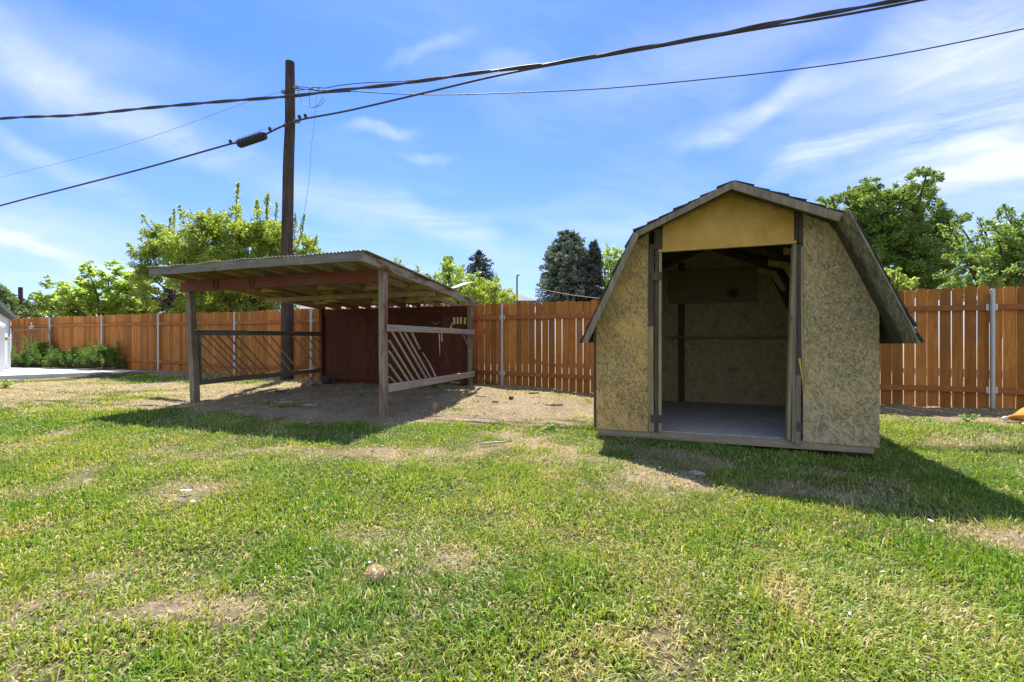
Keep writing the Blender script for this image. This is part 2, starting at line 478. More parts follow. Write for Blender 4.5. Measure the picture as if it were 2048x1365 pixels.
M['osb_soffit'] = osb('osb_soffit', 'yz', paint_amt=.35, paint=(.44, .38, .22), dark=(.04, .036, .02), mid=(.25, .215, .12), light=(.52, .46, .29), mould_t=.52, soffit=True)


def yellow_paint():
    t = NT('ochre_paint')
    v = t.coord()
    n = t.noise(v, 3, 6, .65)
    c = t.ramp(n, [(.3, (.50, .285, .06)), (.55, (.62, .37, .085)), (.75, (.68, .42, .12))])
    sp = t.noise(t.coord((1, 1, 1.6)), 16, 8, .8)
    big = t.noise(v, 1.6, 4, .6)
    m = t.ramp(t.math('ADD', t.math('MULTIPLY', sp, .6), t.math('MULTIPLY', big, .4)), [(.57, 0.0), (.64, 1.0)])
    c = t.mix(t.math('MULTIPLY', m, .8), c, (.14, .11, .04))
    st = t.noise(t.coord((1, 1, .12)), 7, 5, .7)
    c = t.mix(t.math('MULTIPLY', t.ramp(st, [(.5, 0.0), (.75, 1.0)]), .35), c, (.34, .21, .05))
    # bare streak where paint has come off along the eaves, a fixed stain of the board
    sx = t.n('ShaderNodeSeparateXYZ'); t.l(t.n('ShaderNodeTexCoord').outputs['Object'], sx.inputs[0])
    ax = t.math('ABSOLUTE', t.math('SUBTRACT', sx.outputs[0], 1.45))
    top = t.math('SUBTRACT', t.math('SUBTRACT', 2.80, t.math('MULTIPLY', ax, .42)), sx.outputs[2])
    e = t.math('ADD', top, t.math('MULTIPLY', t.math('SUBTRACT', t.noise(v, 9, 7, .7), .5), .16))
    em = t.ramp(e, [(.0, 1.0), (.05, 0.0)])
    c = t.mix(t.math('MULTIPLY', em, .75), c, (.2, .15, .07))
    return t.bsdf(c, .75, t.bump(sp, .12, .003), 0, .3)


M['yellow'] = yellow_paint()


def ply_floor():
    t = NT('worn_floor')
    v = t.coord((1, 3, 1))
    n = t.noise(v, 6, 8, .7); n2 = t.noise(v, 40, 5, .7)
    c = t.ramp(t.math('ADD', t.math('MULTIPLY', n, .6), t.math('MULTIPLY', n2, .4)), [(.35, (.2, .19, .18)), (.5, (.36, .35, .335)), (.65, (.52, .5, .47))])
    return t.bsdf(c, .8, t.bump(n2, .3, .004), 0, .3)


M['floor'] = ply_floor()


def pegboard():
    t = NT('pegboard')
    v = t.coord((1, 1, 1))
    sx = t.n('ShaderNodeSeparateXYZ'); t.l(v, sx.inputs[0])
    def tri(s): return t.math('ABSOLUTE', t.math('SUBTRACT', t.math('FRACT', t.math('MULTIPLY', s, 40)), .5))
    a = tri(sx.outputs[0]); b = tri(sx.outputs[2])
    r = t.math('SQRT', t.math('ADD', t.math('MULTIPLY', a, a), t.math('MULTIPLY', b, b)))
    hole = t.ramp(r, [(.14, 1.0), (.2, 0.0)])
    n = t.noise(t.coord(), 4, 5, .6)
    c = t.mix(n, (.25, .18, .1), (.35, .26, .145))
    st = t.n('ShaderNodeVectorMath', operation='DISTANCE'); t.l(v, st.inputs[0]); st.inputs[1].default_value = (1.88, 2.87, 2.0)
    c = t.mix(t.math('MULTIPLY', t.ramp(st.outputs['Value'], [(.05, 1.0), (.13, 0.0)]), .8), c, (.03, .025, .015))
    c = t.mix(hole, c, (.02, .015, .01))
    return t.bsdf(c, .8)


M['peg'] = pegboard()
M['shingle'] = plain('old_shingles', (.055, .05, .045), .95, var=.5, nscale=30, bump=.6, spec=.1)
M['tin'] = plain('dull_tin', (.40, .38, .32), .6, .2, var=.25, nscale=5, bump=.05)
M['galv'] = plain('galvanised_steel', (.52, .52, .48), .42, .6, var=.15, nscale=20, bump=.05)
M['galv_dull'] = plain('dull_pipe', (.25, .25, .24), .5, .5, var=.3, nscale=20)
M['iron'] = plain('rusty_iron', (.12, .07, .045), .8, .3, var=.4)
M['black'] = plain('black_rubber', (.02, .021, .023), .55, var=.3, nscale=30)
M['wire'] = plain('grey_black_cable', (.045, .045, .05), .5, var=.4, nscale=3)
M['wiregrey'] = plain('grey_wire', (.33, .35, .38), .5, var=.2)
M['white'] = plain('white_paint', (.78, .8, .8), .6, var=.05, bump=.03)
M['lampwhite'] = plain('white_glass', (.8, .8, .78), .3, var=.03)
M['wallwhite'] = plain('pale_siding', (.66, .72, .72), .7, var=.06)
M['darkroof'] = plain('dark_green_roof', (.03, .045, .04), .7, var=.3)
M['greyroof'] = plain('grey_roof', (.19, .18, .17), .85, var=.2, nscale=25, bump=.4)
M['siding'] = plain('beige_siding', (.5, .47, .42), .8, var=.08)
M['chim'] = plain('dark_chimney', (.06, .07, .075), .8, var=.2)
M['conc'] = plain('pale_concrete', (.62, .6, .56), .85, var=.13, nscale=4, bump=.15)
M['stone'] = plain('stone', (.3, .28, .24), .9, var=.35, nscale=14, bump=.6)
M['chunk'] = wood('split_wood', ((.2, .13, .07), (.36, .26, .16), (.52, .42, .3)), 'z', 25)
M['tag_y'] = plain('yellow_card', (.62, .55, .16), .7, var=.2, nscale=40)
M['tag_w'] = plain('white_card', (.62, .57, .5), .7, var=.1, nscale=40)
M['paper'] = plain('white_petal', (.85, .84, .8), .7, var=.04)
M['vine'] = plain('dry_vine', (.22, .12, .08), .9, var=.3)
M['bark'] = wood('bark', ((.05, .04, .03), (.1, .08, .06), (.16, .13, .1)), 'z', 18, bump=.8, knots=False)
M['ground'] = groundmat('lawn_soil')
M['grass'] = grassmat('grass_blades')
M['clover'] = leafmat('clover', (.06, .15, .018), (.13, .25, .03), (.16, .28, .04), .35, .012)
M['lf_maple'] = leafmat('maple_leaf', (.16, .26, .04), (.34, .44, .10), (.44, .56, .07), .5, .06)
M['lf_peach'] = leafmat('peach_leaf', (.13, .23, .03), (.25, .36, .05), (.4, .5, .05), .5, .07)
M['lf_apple'] = leafmat('apple_leaf', (.11, .19, .03), (.28, .36, .06), (.38, .46, .05), .52, .05)
M['lf_right'] = leafmat('ash_leaf', (.07, .14, .024), (.17, .275, .048), (.26, .36, .045), .44, .05)
M['lf_shrub'] = leafmat('plum_leaf', (.10, .20, .03), (.19, .31, .055), (.3, .42, .06), .45, .08)
M['lf_far'] = leafmat('far_leaf', (.07, .12, .035), (.14, .2, .06), (.18, .25, .06), .35)
M['lf_dark'] = leafmat('purple_leaf', (.035, .03, .028), (.075, .055, .05), (.1, .06, .05), .3)
M['lf_bush'] = leafmat('bush_leaf', (.06, .14, .02), (.13, .25, .035), (.18, .3, .035), .4, .03)
M['dry'] = leafmat('dry_grass', (.5, .38, .19), (.75, .62, .38), None, .2, .02)
def flakemat(name, cols):
    t = NT(name)
    c = t.ramp(t.island(), cols)
    n = t.noise(t.coord(), 60, 3, .6)
    c = t.mix(t.math('MULTIPLY', n, .35), c, (.15, .11, .05))
    return t.bsdf(c, .9, None, 0, .15)


M['flake_l'] = flakemat('ochre_strands', [(0.0, (.14, .095, .035)), (.3, (.34, .235, .09)), (.65, (.55, .39, .16)), (1.0, (.72, .56, .31))])
M['flake_r'] = flakemat('grey_strands', [(0.0, (.17, .125, .055)), (.25, (.36, .27, .13)), (.65, (.54, .43, .23)), (1.0, (.74, .63, .42))])


def debrismat():
    t = NT('soil_debris')
    c = t.ramp(t.island(), [(0.0, (.12, .09, .06)), (.35, (.28, .22, .15)), (.7, (.38, .32, .24)), (1.0, (.5, .45, .38))])
    return t.bsdf(c, .95, None, 0, .1)


M['debris'] = debrismat()
M['needle'] = leafmat('spruce_needle', (.10, .14, .095), (.25, .305, .22), (.16, .22, .12), .18, .03)
M['needle2'] = leafmat('pine_needle', (.045, .065, .05), (.11, .14, .105), (.09, .12, .07), .12, .03)
M['fur'] = plain('ginger_fur', (.55, .27, .07), .9, var=.3, nscale=60, bump=.5, spec=.1)
M['furw'] = plain('white_fur', (.8, .76, .68), .9, var=.1, nscale=60, bump=.5, spec=.1)

# ------------------------------------------------------------------ camera, light, sky
cam = bpy.data.cameras.new('camera'); co = bpy.data.objects.new('camera', cam); COL.objects.link(co)
cam.lens = 36 * F / 2048; cam.sensor_width = 36; cam.shift_y = 5.5 / 2048
co.location = (0, 0, HC); co.rotation_euler = (math.pi / 2, 0, 0); cam.clip_start = .05; cam.clip_end = 2000
SC.camera = co

SUN_D = Vector((.085, -.545, -1.0))
sl = bpy.data.lights.new('sun', 'SUN'); so = bpy.data.objects.new('sun', sl); COL.objects.link(so)
sl.energy = 5.0; sl.angle = math.radians(.5); sl.color = (1, .94, .84)
so.rotation_euler = SUN_D.to_track_quat('-Z', 'Y').to_euler()
so.location = (-5, 30, 60)

w = bpy.data.worlds.new('World'); SC.world = w; w.use_nodes = True


def build_world():
    t = NT.__new__(NT); t.t = w.node_tree; t.t.nodes.clear()
    out = t.n('ShaderNodeOutputWorld'); bg = t.n('ShaderNodeBackground'); t.l(bg.outputs[0], out.inputs[0])
    sky = t.n('ShaderNodeTexSky', sky_type='NISHITA'); sky.sun_disc = False
    sky.sun_elevation = math.radians(61.1); sky.sun_rotation = math.radians(-8.9)
    sky.air_density = 1.0; sky.dust_density = .35; sky.ozone_density = 2.0
    bg.inputs[1].default_value = .105
    tc = t.n('ShaderNodeTexCoord').outputs['Generated']
    sp = t.n('ShaderNodeSeparateXYZ'); t.l(tc, sp.inputs[0])
    az = t.math('ARCTAN2', sp.outputs[0], sp.outputs[1]); el = t.math('ARCSINE', sp.outputs[2])
    ae = t.n('ShaderNodeCombineXYZ'); t.l(az, ae.inputs[0]); t.l(el, ae.inputs[1])
    # flat cirrus layer: direction projected to a plane overhead
    zz = t.math('ADD', t.math('MAXIMUM', sp.outputs[2], 0.0), .12)
    pl = t.n('ShaderNodeCombineXYZ'); t.l(t.math('DIVIDE', sp.outputs[0], zz), pl.inputs[0]); t.l(t.math('DIVIDE', sp.outputs[1], zz), pl.inputs[1])
    wn = t.n('ShaderNodeTexNoise'); t.l(pl.outputs[0], wn.inputs['Vector']); wn.inputs['Scale'].default_value = 1.1; wn.inputs['Detail'].default_value = 3
    wsv = t.n('ShaderNodeVectorMath', operation='SCALE'); t.l(wn.outputs['Color'], wsv.inputs[0]); wsv.inputs['Scale'].default_value = .9
    pw = t.n('ShaderNodeVectorMath', operation='ADD'); t.l(pl.outputs[0], pw.inputs[0]); t.l(wsv.outputs[0], pw.inputs[1])
    fib = t.noise(t.coord((.55, 1.5, 1), (0, 0, -.35), vec=pw.outputs[0]), 1.7, 9, .62, .4)
    fib2 = t.noise(t.coord((.5, 1.2, 1), (0, 0, .5), vec=pw.outputs[0]), 1.2, 8, .6, .3)
    aw = t.n('ShaderNodeTexNoise'); t.l(ae.outputs[0], aw.inputs['Vector']); aw.inputs['Scale'].default_value = 4; aw.inputs['Detail'].default_value = 4
    as_ = t.n('ShaderNodeVectorMath', operation='SCALE'); t.l(aw.outputs['Color'], as_.inputs[0]); as_.inputs['Scale'].default_value = .16
    a2 = t.n('ShaderNodeVectorMath', operation='ADD'); t.l(ae.outputs[0], a2.inputs[0]); t.l(as_.outputs[0], a2.inputs[1])
    tot = None
    # individual cirrus banks: photo-free description as azimuth, elevation, half lengths, tilt, strength
    def bank(px, py, lx, ly, rot, s, soft=1.0):
        nonlocal tot
        d = Vector(((px - CX) / F, 1, (HY - py) / F)).normalized()
        a, e = math.atan2(d.x, d.y) + .08, math.asin(d.z) + .08
        mp = t.n('ShaderNodeMapping', vector_type='TEXTURE'); t.l(a2.outputs[0], mp.inputs['Vector'])
        mp.inputs['Location'].default_value = (a, e, 0); mp.inputs['Rotation'].default_value = (0, 0, rot); mp.inputs['Scale'].default_value = (lx, ly, 1)
        ln = t.n('ShaderNodeVectorMath', operation='LENGTH'); sx = t.n('ShaderNodeSeparateXYZ'); t.l(mp.outputs[0], sx.inputs[0])
        cm = t.n('ShaderNodeCombineXYZ'); t.l(sx.outputs[0], cm.inputs[0]); t.l(sx.outputs[1], cm.inputs[1]); t.l(cm.outputs[0], ln.inputs[0])
        m = t.n('ShaderNodeMapRange', interpolation_type='SMOOTHERSTEP'); t.l(ln.outputs['Value'], m.inputs[0])
        m.inputs[1].default_value = 1.15; m.inputs[2].default_value = 0; m.inputs[3].default_value = 0; m.inputs[4].default_value = s
        tot = m.outputs[0] if tot is None else t.math('ADD', tot, m.outputs[0])
    bank(1500, 225, .22, .045, .12, .85); bank(1800, 170, .3, .11, .25, .45); bank(1960, 270, .3, .085, .2, .62); bank(1980, 355, .18, .03, .05, .6)
    bank(1700, 290, .2, .03, .2, .55); bank(755, 262, .11, .022, .1, .75); bank(845, 318, .085, .016, .05, .6); bank(870, 100, .12, .02, .1, .35); bank(1010, 150, .12, .03, .15, .35)
    bank(250, 230, .3, .045, -.42, .6); bank(60, 280, .2, .03, -.5, .4); bank(900, 470, .3, .05, -.3, .55); bank(100, 490, .2, .022, -.06, .6); bank(120, 100, .35, .1, .1, .4)
    bank(600, 380, .35, .05, -.3, .35); bank(1250, 470, .3, .03, -.1, .3); bank(1500, 60, .6, .12, .15, .28); bank(2000, 40, .2, .15, .3, .5); bank(-200, 350, .3, .1, -.3, .5); bank(2300, 250, .4, .2, 0, .6)
    tex = t.math('MULTIPLY', t.ramp(fib, [(.34, 0.0), (.68, 1.0)]), 1.15)
    cl = t.math('MULTIPLY', tot, t.math('ADD', t.math('MULTIPLY', tex, .85), .22))
    thin = t.math('MULTIPLY', t.ramp(fib2, [(.48, 0.0), (.8, 1.0)]), .28)
    cl = t.math('ADD', cl, thin)
    hz = t.ramp(sp.outputs[2], [(0.0, .55), (.25, .12), (.5, .0)])
    cl = t.math('ADD', t.math('MULTIPLY', cl, .8), hz, True)
    back = t.math('MULTIPLY', t.ramp(t.math('MULTIPLY', sp.outputs[1], -1.0), [(.0, 0.0), (.45, 1.0)]), t.math('ADD', .42, t.math('MULTIPLY', fib2, .45)))  # unseen cloud bank behind the camera, added as neutral fill for shaded faces
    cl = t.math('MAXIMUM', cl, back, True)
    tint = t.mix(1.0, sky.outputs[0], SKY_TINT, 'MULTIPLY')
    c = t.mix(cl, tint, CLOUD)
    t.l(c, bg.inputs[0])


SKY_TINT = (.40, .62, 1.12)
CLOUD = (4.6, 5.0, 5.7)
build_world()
SC.view_settings.view_transform = 'Standard'; SC.view_settings.look = 'None'; SC.view_settings.gamma = 1
SC.view_settings.exposure = 1.03
SC.render.engine = 'CYCLES'
SC.cycles.max_bounces = 6; SC.cycles.diffuse_bounces = 3; SC.cycles.transmission_bounces = 4; SC.cycles.transparent_max_bounces = 6
SC.cycles.use_denoising = True


# ------------------------------------------------------------------ ground
def build_ground():
    xs = np.concatenate([-np.geomspace(400, 17, 22), np.arange(-16, 11.01, .075), np.geomspace(12, 400, 22)])
    ys = np.concatenate([[-150, -40, -12, -5, -2, -.5, .2], np.arange(.5, 17.01, .075), np.geomspace(18, 600, 24)])
    X, Y = np.meshgrid(xs, ys)
    x = X.ravel(); y = Y.ravel()
    z = gz(x, y); d = dirt(x, y)
    beyond = sstep(-.1, .4, y - fence_y(x))
    d = np.clip(d * (1 - beyond) + beyond * .95, 0, 1)
    z = z + (fbm(x, y, 6, 3) - .5) * .03 * (.4 + d) + (fbm(x + 9, y + 4, 2.6, 3) - .5) * .09 * d * d * (1 - beyond)
    nx, ny = len(xs), len(ys)
    i = np.arange(nx * ny).reshape(ny, nx)
    q = np.stack([i[:-1, :-1], i[:-1, 1:], i[1:, 1:], i[1:, :-1]], -1).reshape(-1, 4)
    o = np_mesh('ground', np.stack([x, y, z], 1), quads=q, mat=M['ground'], attrs={'dirt': d})
    o.data.polygons.foreach_set('use_smooth', [True] * len(o.data.polygons))
    o['kind'] = 'structure'


build_ground()


# ------------------------------------------------------------------ grass
def blades(x, y, L, W, lean, az, tone, name, label):
    n = len(x)
    z = gz(x, y) - .004
    b = np.stack([x, y, z], 1)
    dx, dy = np.cos(az), np.sin(az)
    tw = az + math.pi / 2 + RS.normal(0, .5, n)
    sx, sy = np.cos(tw) * W / 2, np.sin(tw) * W / 2
    side = np.stack([sx, sy, np.zeros(n)], 1)
    l1 = lean * .55; l2 = np.clip(lean * 1.5, 0, 1.75)
    h1 = L * .5
    m = b + np.stack([dx * np.sin(l1) * h1, dy * np.sin(l1) * h1, np.cos(l1) * h1], 1)
    tp = m + np.stack([dx * np.sin(l2) * h1, dy * np.sin(l2) * h1, np.cos(l2) * h1], 1)
    V = np.empty((n, 5, 3), np.float32)
    V[:, 0] = b - side * .8; V[:, 1] = b + side * .8; V[:, 2] = m + side; V[:, 3] = m - side; V[:, 4] = tp
    k = np.arange(n)[:, None] * 5
    o = np_mesh(name, V.reshape(-1, 3), quads=k + np.array([[0, 1, 2, 3]]), tris=k + np.array([[3, 2, 4]]), mat=M['grass'], attrs={'tone': np.repeat(tone, 5)})
    o['kind'] = 'stuff'; o['label'] = label
    return o


def grass():
    XS, YS = [], []
    for y0, y1, dens in ((.85, 2.5, 9500), (2.5, 4, 6800), (4, 6, 4300), (6, 9, 2400), (9, 14.5, 900)):
        hw = 1.22 * y1 + 1.1
        n = int(2 * hw * (y1 - y0) * dens)
        x = RS.uniform(-hw, hw, n); y = RS.uniform(y0, y1, n)
        k = (np.abs(x) < 1.22 * y + 1.1) & (y < fence_y(x) - .05) & (x > -14) & (x < 11)
        XS.append(x[k]); YS.append(y[k])
    x = np.concatenate(XS); y = np.concatenate(YS)
    d = dirt(x, y)
    sx, sy = loc(SH_O, SH_A, x, y)
    inshed = (sx > 0) & (sx < 2.8) & (sy > .02) & (sy < 3)
    cl = fbm(x + 3, y + 8, 5.5, 3)                         # tufts
    keep = (~inshed) & (RS.rand(len(x)) < np.clip((1 - d * 1.12) * (.25 + 1.5 * cl), .012, 1))
    slab = (x < -10.6) & (y > 11.2)
    keep &= ~slab
    x, y, d, cl = x[keep], y[keep], d[keep], cl[keep]
    n = len(x)
    lush = fbm(x + 71, y + 33, .8, 4)
    fine = fbm(x + 11, y + 93, 4.5, 3)
    L = (.034 + .05 * RS.rand(n) ** 1.8) * (.5 + 1.0 * cl) * (1 - .35 * d)
    W = np.maximum(.0058, .0013 * y) * RS.uniform(.7, 1.35, n)
    tone = np.clip(.80 + (lush - .5) * 1.5 + (fine - .5) * 1.0 - d * .75 + RS.normal(0, .17, n), 0, 1)
    straw = RS.rand(n) < (.09 + .4 * d + .26 * sstep(.48, .7, fine))
    tone[straw] = RS.uniform(0, .22, straw.sum())
    lean = np.abs(RS.normal(.72, .42, n)); lean[straw] = RS.uniform(.7, 1.35, straw.sum())
    comb = fbm(x + 5, y + 60, .9, 2) * 9
    az = np.where(RS.rand(n) < .55, comb + RS.normal(0, .6, n), RS.uniform(0, 6.283, n))
    print('blades', n)
    blades(x, y, L, W, np.clip(lean, 0, 1.4), az, tone, 'grass', 'patchy green and straw coloured lawn grass')
    # dry litter lying on the bare soil
    N = 130000
    x = RS.uniform(-12, 10, N); y = RS.uniform(1, 12, N)
    d = dirt(x, y)
    sx, sy = loc(SH_O, SH_A, x, y)
    k = (RS.rand(N) < d * .9 + .06) & (y < fence_y(x) - .05) & (np.abs(x) < 1.25 * y + 1) & ~((sx > 0) & (sx < 2.8) & (sy > .02) & (sy < 3)) & ~((x < -10.6) & (y > 11.2))
    x, y = x[k], y[k]; n = len(x)
    blades(x, y, RS.uniform(.03, .09, n), np.maximum(.0035, .0007 * y), RS.uniform(1.25, 1.5, n), RS.uniform(0, 6.28, n), RS.uniform(0, .16, n), 'straw_litter', 'dry straw litter scattered over the bare soil')
    # clover leaves low among the blades
    N = 60000
    x = RS.uniform(-7, 7, N); y = RS.uniform(.9, 5.5, N)
    d = dirt(x, y); c = fbm(x + 200, y + 90, 1.6, 3)
    sx, sy = loc(SH_O, SH_A, x, y)
    k = (RS.rand(N) < sstep(.48, .66, c) * (1 - d)) & (np.abs(x) < 1.22 * y + 1) & ~((sx > 0) & (sx < 2.8) & (sy > .02) & (sy < 3))
    x, y = x[k], y[k]; n = len(x)
    r = RS.uniform(.004, .0085, n) * (1 + .12 * y); z = gz(x, y) + RS.uniform(.012, .045, n)
    leaves(np.stack([x, y, z], 1), r, M['clover'], 'clover', None, (0, 0, 0), up=1.4, aspect=.85)['kind'] = 'stuff'
    bpy.data.objects['clover']['label'] = 'small clover leaves low in the lawn'


def leaves(C, r, mat, name, parent, origin, up=.5, aspect=.55, droop=0.0, dirs=None):
    """Folded diamond leaves at centres C with half length r."""
    n = len(C)
    nrm = RS.normal(0, 1, (n, 3)); nrm /= np.linalg.norm(nrm, axis=1, keepdims=True)
    nrm[:, 2] += up; nrm /= np.linalg.norm(nrm, axis=1, keepdims=True)
    a = RS.normal(0, 1, (n, 3)) if dirs is None else dirs + RS.normal(0, .35, (n, 3))
    a[:, 2] -= droop
    a -= nrm * (a * nrm).sum(1, keepdims=True); a /= np.linalg.norm(a, axis=1, keepdims=True) + 1e-9
    b = np.cross(nrm, a)
    r = np.broadcast_to(np.asarray(r, float), (n,))[:, None]
    V = np.empty((n, 4, 3), np.float32)
    V[:, 0] = C - a * r; V[:, 1] = C + b * r * aspect + nrm * r * .18; V[:, 2] = C + a * r; V[:, 3] = C - b * r * aspect + nrm * r * .18
    k = np.arange(n)[:, None] * 4
    return np_mesh(name, V.reshape(-1, 3), quads=k + np.array([[0, 1, 2, 3]]), mat=mat, parent=parent, origin=origin)


grass()


def debris():
    N = 9000; x = RS.uniform(-12, 9, N); y = RS.uniform(2, 11, N); d = dirt(x, y)
    sx, sy = loc(SH_O, SH_A, x, y)
    k = (RS.rand(N) < d ** 2 * .6) & (y < fence_y(x) - .05) & ~((sx > -.1) & (sx < 2.9) & (sy > -.1) & (sy < 3)) & ~((x < -10.6) & (y > 11))
    x, y = x[k], y[k]; m = MB(); rr = random.Random(9)
    oc = [(1, 0, 0), (-1, 0, 0), (0, 1, 0), (0, -1, 0), (0, 0, 1), (0, 0, -1)]
    fc = [(0, 2, 4), (2, 1, 4), (1, 3, 4), (3, 0, 4), (2, 0, 5), (1, 2, 5), (3, 1, 5), (0, 3, 5)]
    z = gz(x, y)
    for a, b_, c in zip(x, y, z):
        r = rr.uniform(.006, .02) * (1.6 if rr.random() < .08 else 1); t = rr.uniform(0, 6.3); el = rr.uniform(1, 2.2) if rr.random() < .7 else rr.uniform(3, 7)
        if el > 2.5: r *= .4
        vs = []
        for p in oc:
            px, py, pz = p[0] * r * el, p[1] * r * rr.uniform(.7, 1.2), p[2] * r * rr.uniform(.5, .9)
            px += rr.uniform(-.2, .2) * r; py += rr.uniform(-.2, .2) * r
            vs.append((a + px * math.cos(t) - py * math.sin(t), b_ + px * math.sin(t) + py * math.cos(t), c + pz + r * .3))
        m.add(vs, fc)
    o = m.build('debris', M['debris']); o['kind'] = 'stuff'; o['label'] = 'small stones, clods and twig bits on the bare soil'


debris()


# ------------------------------------------------------------------ garden shed (gambrel, open front)
def flakes(o, poly, seed, n, mat):
    """Wood strands lifting off the face of a strand board panel, in the panel's own mesh."""
    rr = np.random.RandomState(seed)
    P_ = np.array(poly); lo = P_.min(0); hi = P_.max(0)
    def inside(x, z):
        r = np.zeros(len(x), bool)
        for (x0, z0), (x1, z1) in zip(poly, poly[1:] + poly[:1]):
            c = ((z0 > z) != (z1 > z)); r ^= c & (x < (x1 - x0) * (z - z0) / ((z1 - z0) if z1 != z0 else 1e-9) + x0)
        return r
    x = rr.uniform(lo[0], hi[0], n * 3); z = rr.uniform(lo[1], hi[1], n * 3)
    dn = fbm(x + seed * 9, z, 2.2, 4)
    k = inside(x, z) & (rr.rand(n * 3) < sstep(.40, .66, dn))
    a = rr.normal(math.pi / 2 * .9, .9, n * 3); L = rr.uniform(.009, .026, n * 3); W = rr.uniform(.0018, .0045, n * 3)
    k &= inside(x + np.cos(a) * L * 1.05, z + np.sin(a) * L * 1.05) & inside(x - np.cos(a) * L * 1.05, z - np.sin(a) * L * 1.05)
    x, z, a, L, W = [q[k][:n] for q in (x, z, a, L, W)]
    m = o.data; base = len(m.vertices); verts = [tuple(v.co) for v in m.vertices]; faces = [tuple(p.vertices) for p in m.polygons]; nf = len(faces)
    for i in range(len(x)):
        ux, uz = math.cos(a[i]), math.sin(a[i]); sx, sz = -uz, ux
        y0 = -.0148 - rr.rand() * .0012; lift = rr.rand() ** 3 * .008; b_ = len(verts)
        t0, t1 = rr.uniform(.5, 1, 2)
        for du, ds, l in ((-1, -t0, 0), (.2, -1, .3), (1, -t1 * .5, 1), (.9, t1 * .6, 1), (0, 1, .2), (-.95, t0, 0)):
            verts.append((x[i] + ux * du * L[i] + sx * ds * W[i], y0 - lift * l, z[i] + uz * du * L[i] + sz * ds * W[i]))
        faces.append(tuple(range(b_, b_ + 6)))
    m.clear_geometry(); m.from_pydata(verts, [], faces); m.materials.append(mat)
    for p in m.polygons: p.material_index = 1 if p.index >= nf else 0
    m.update()


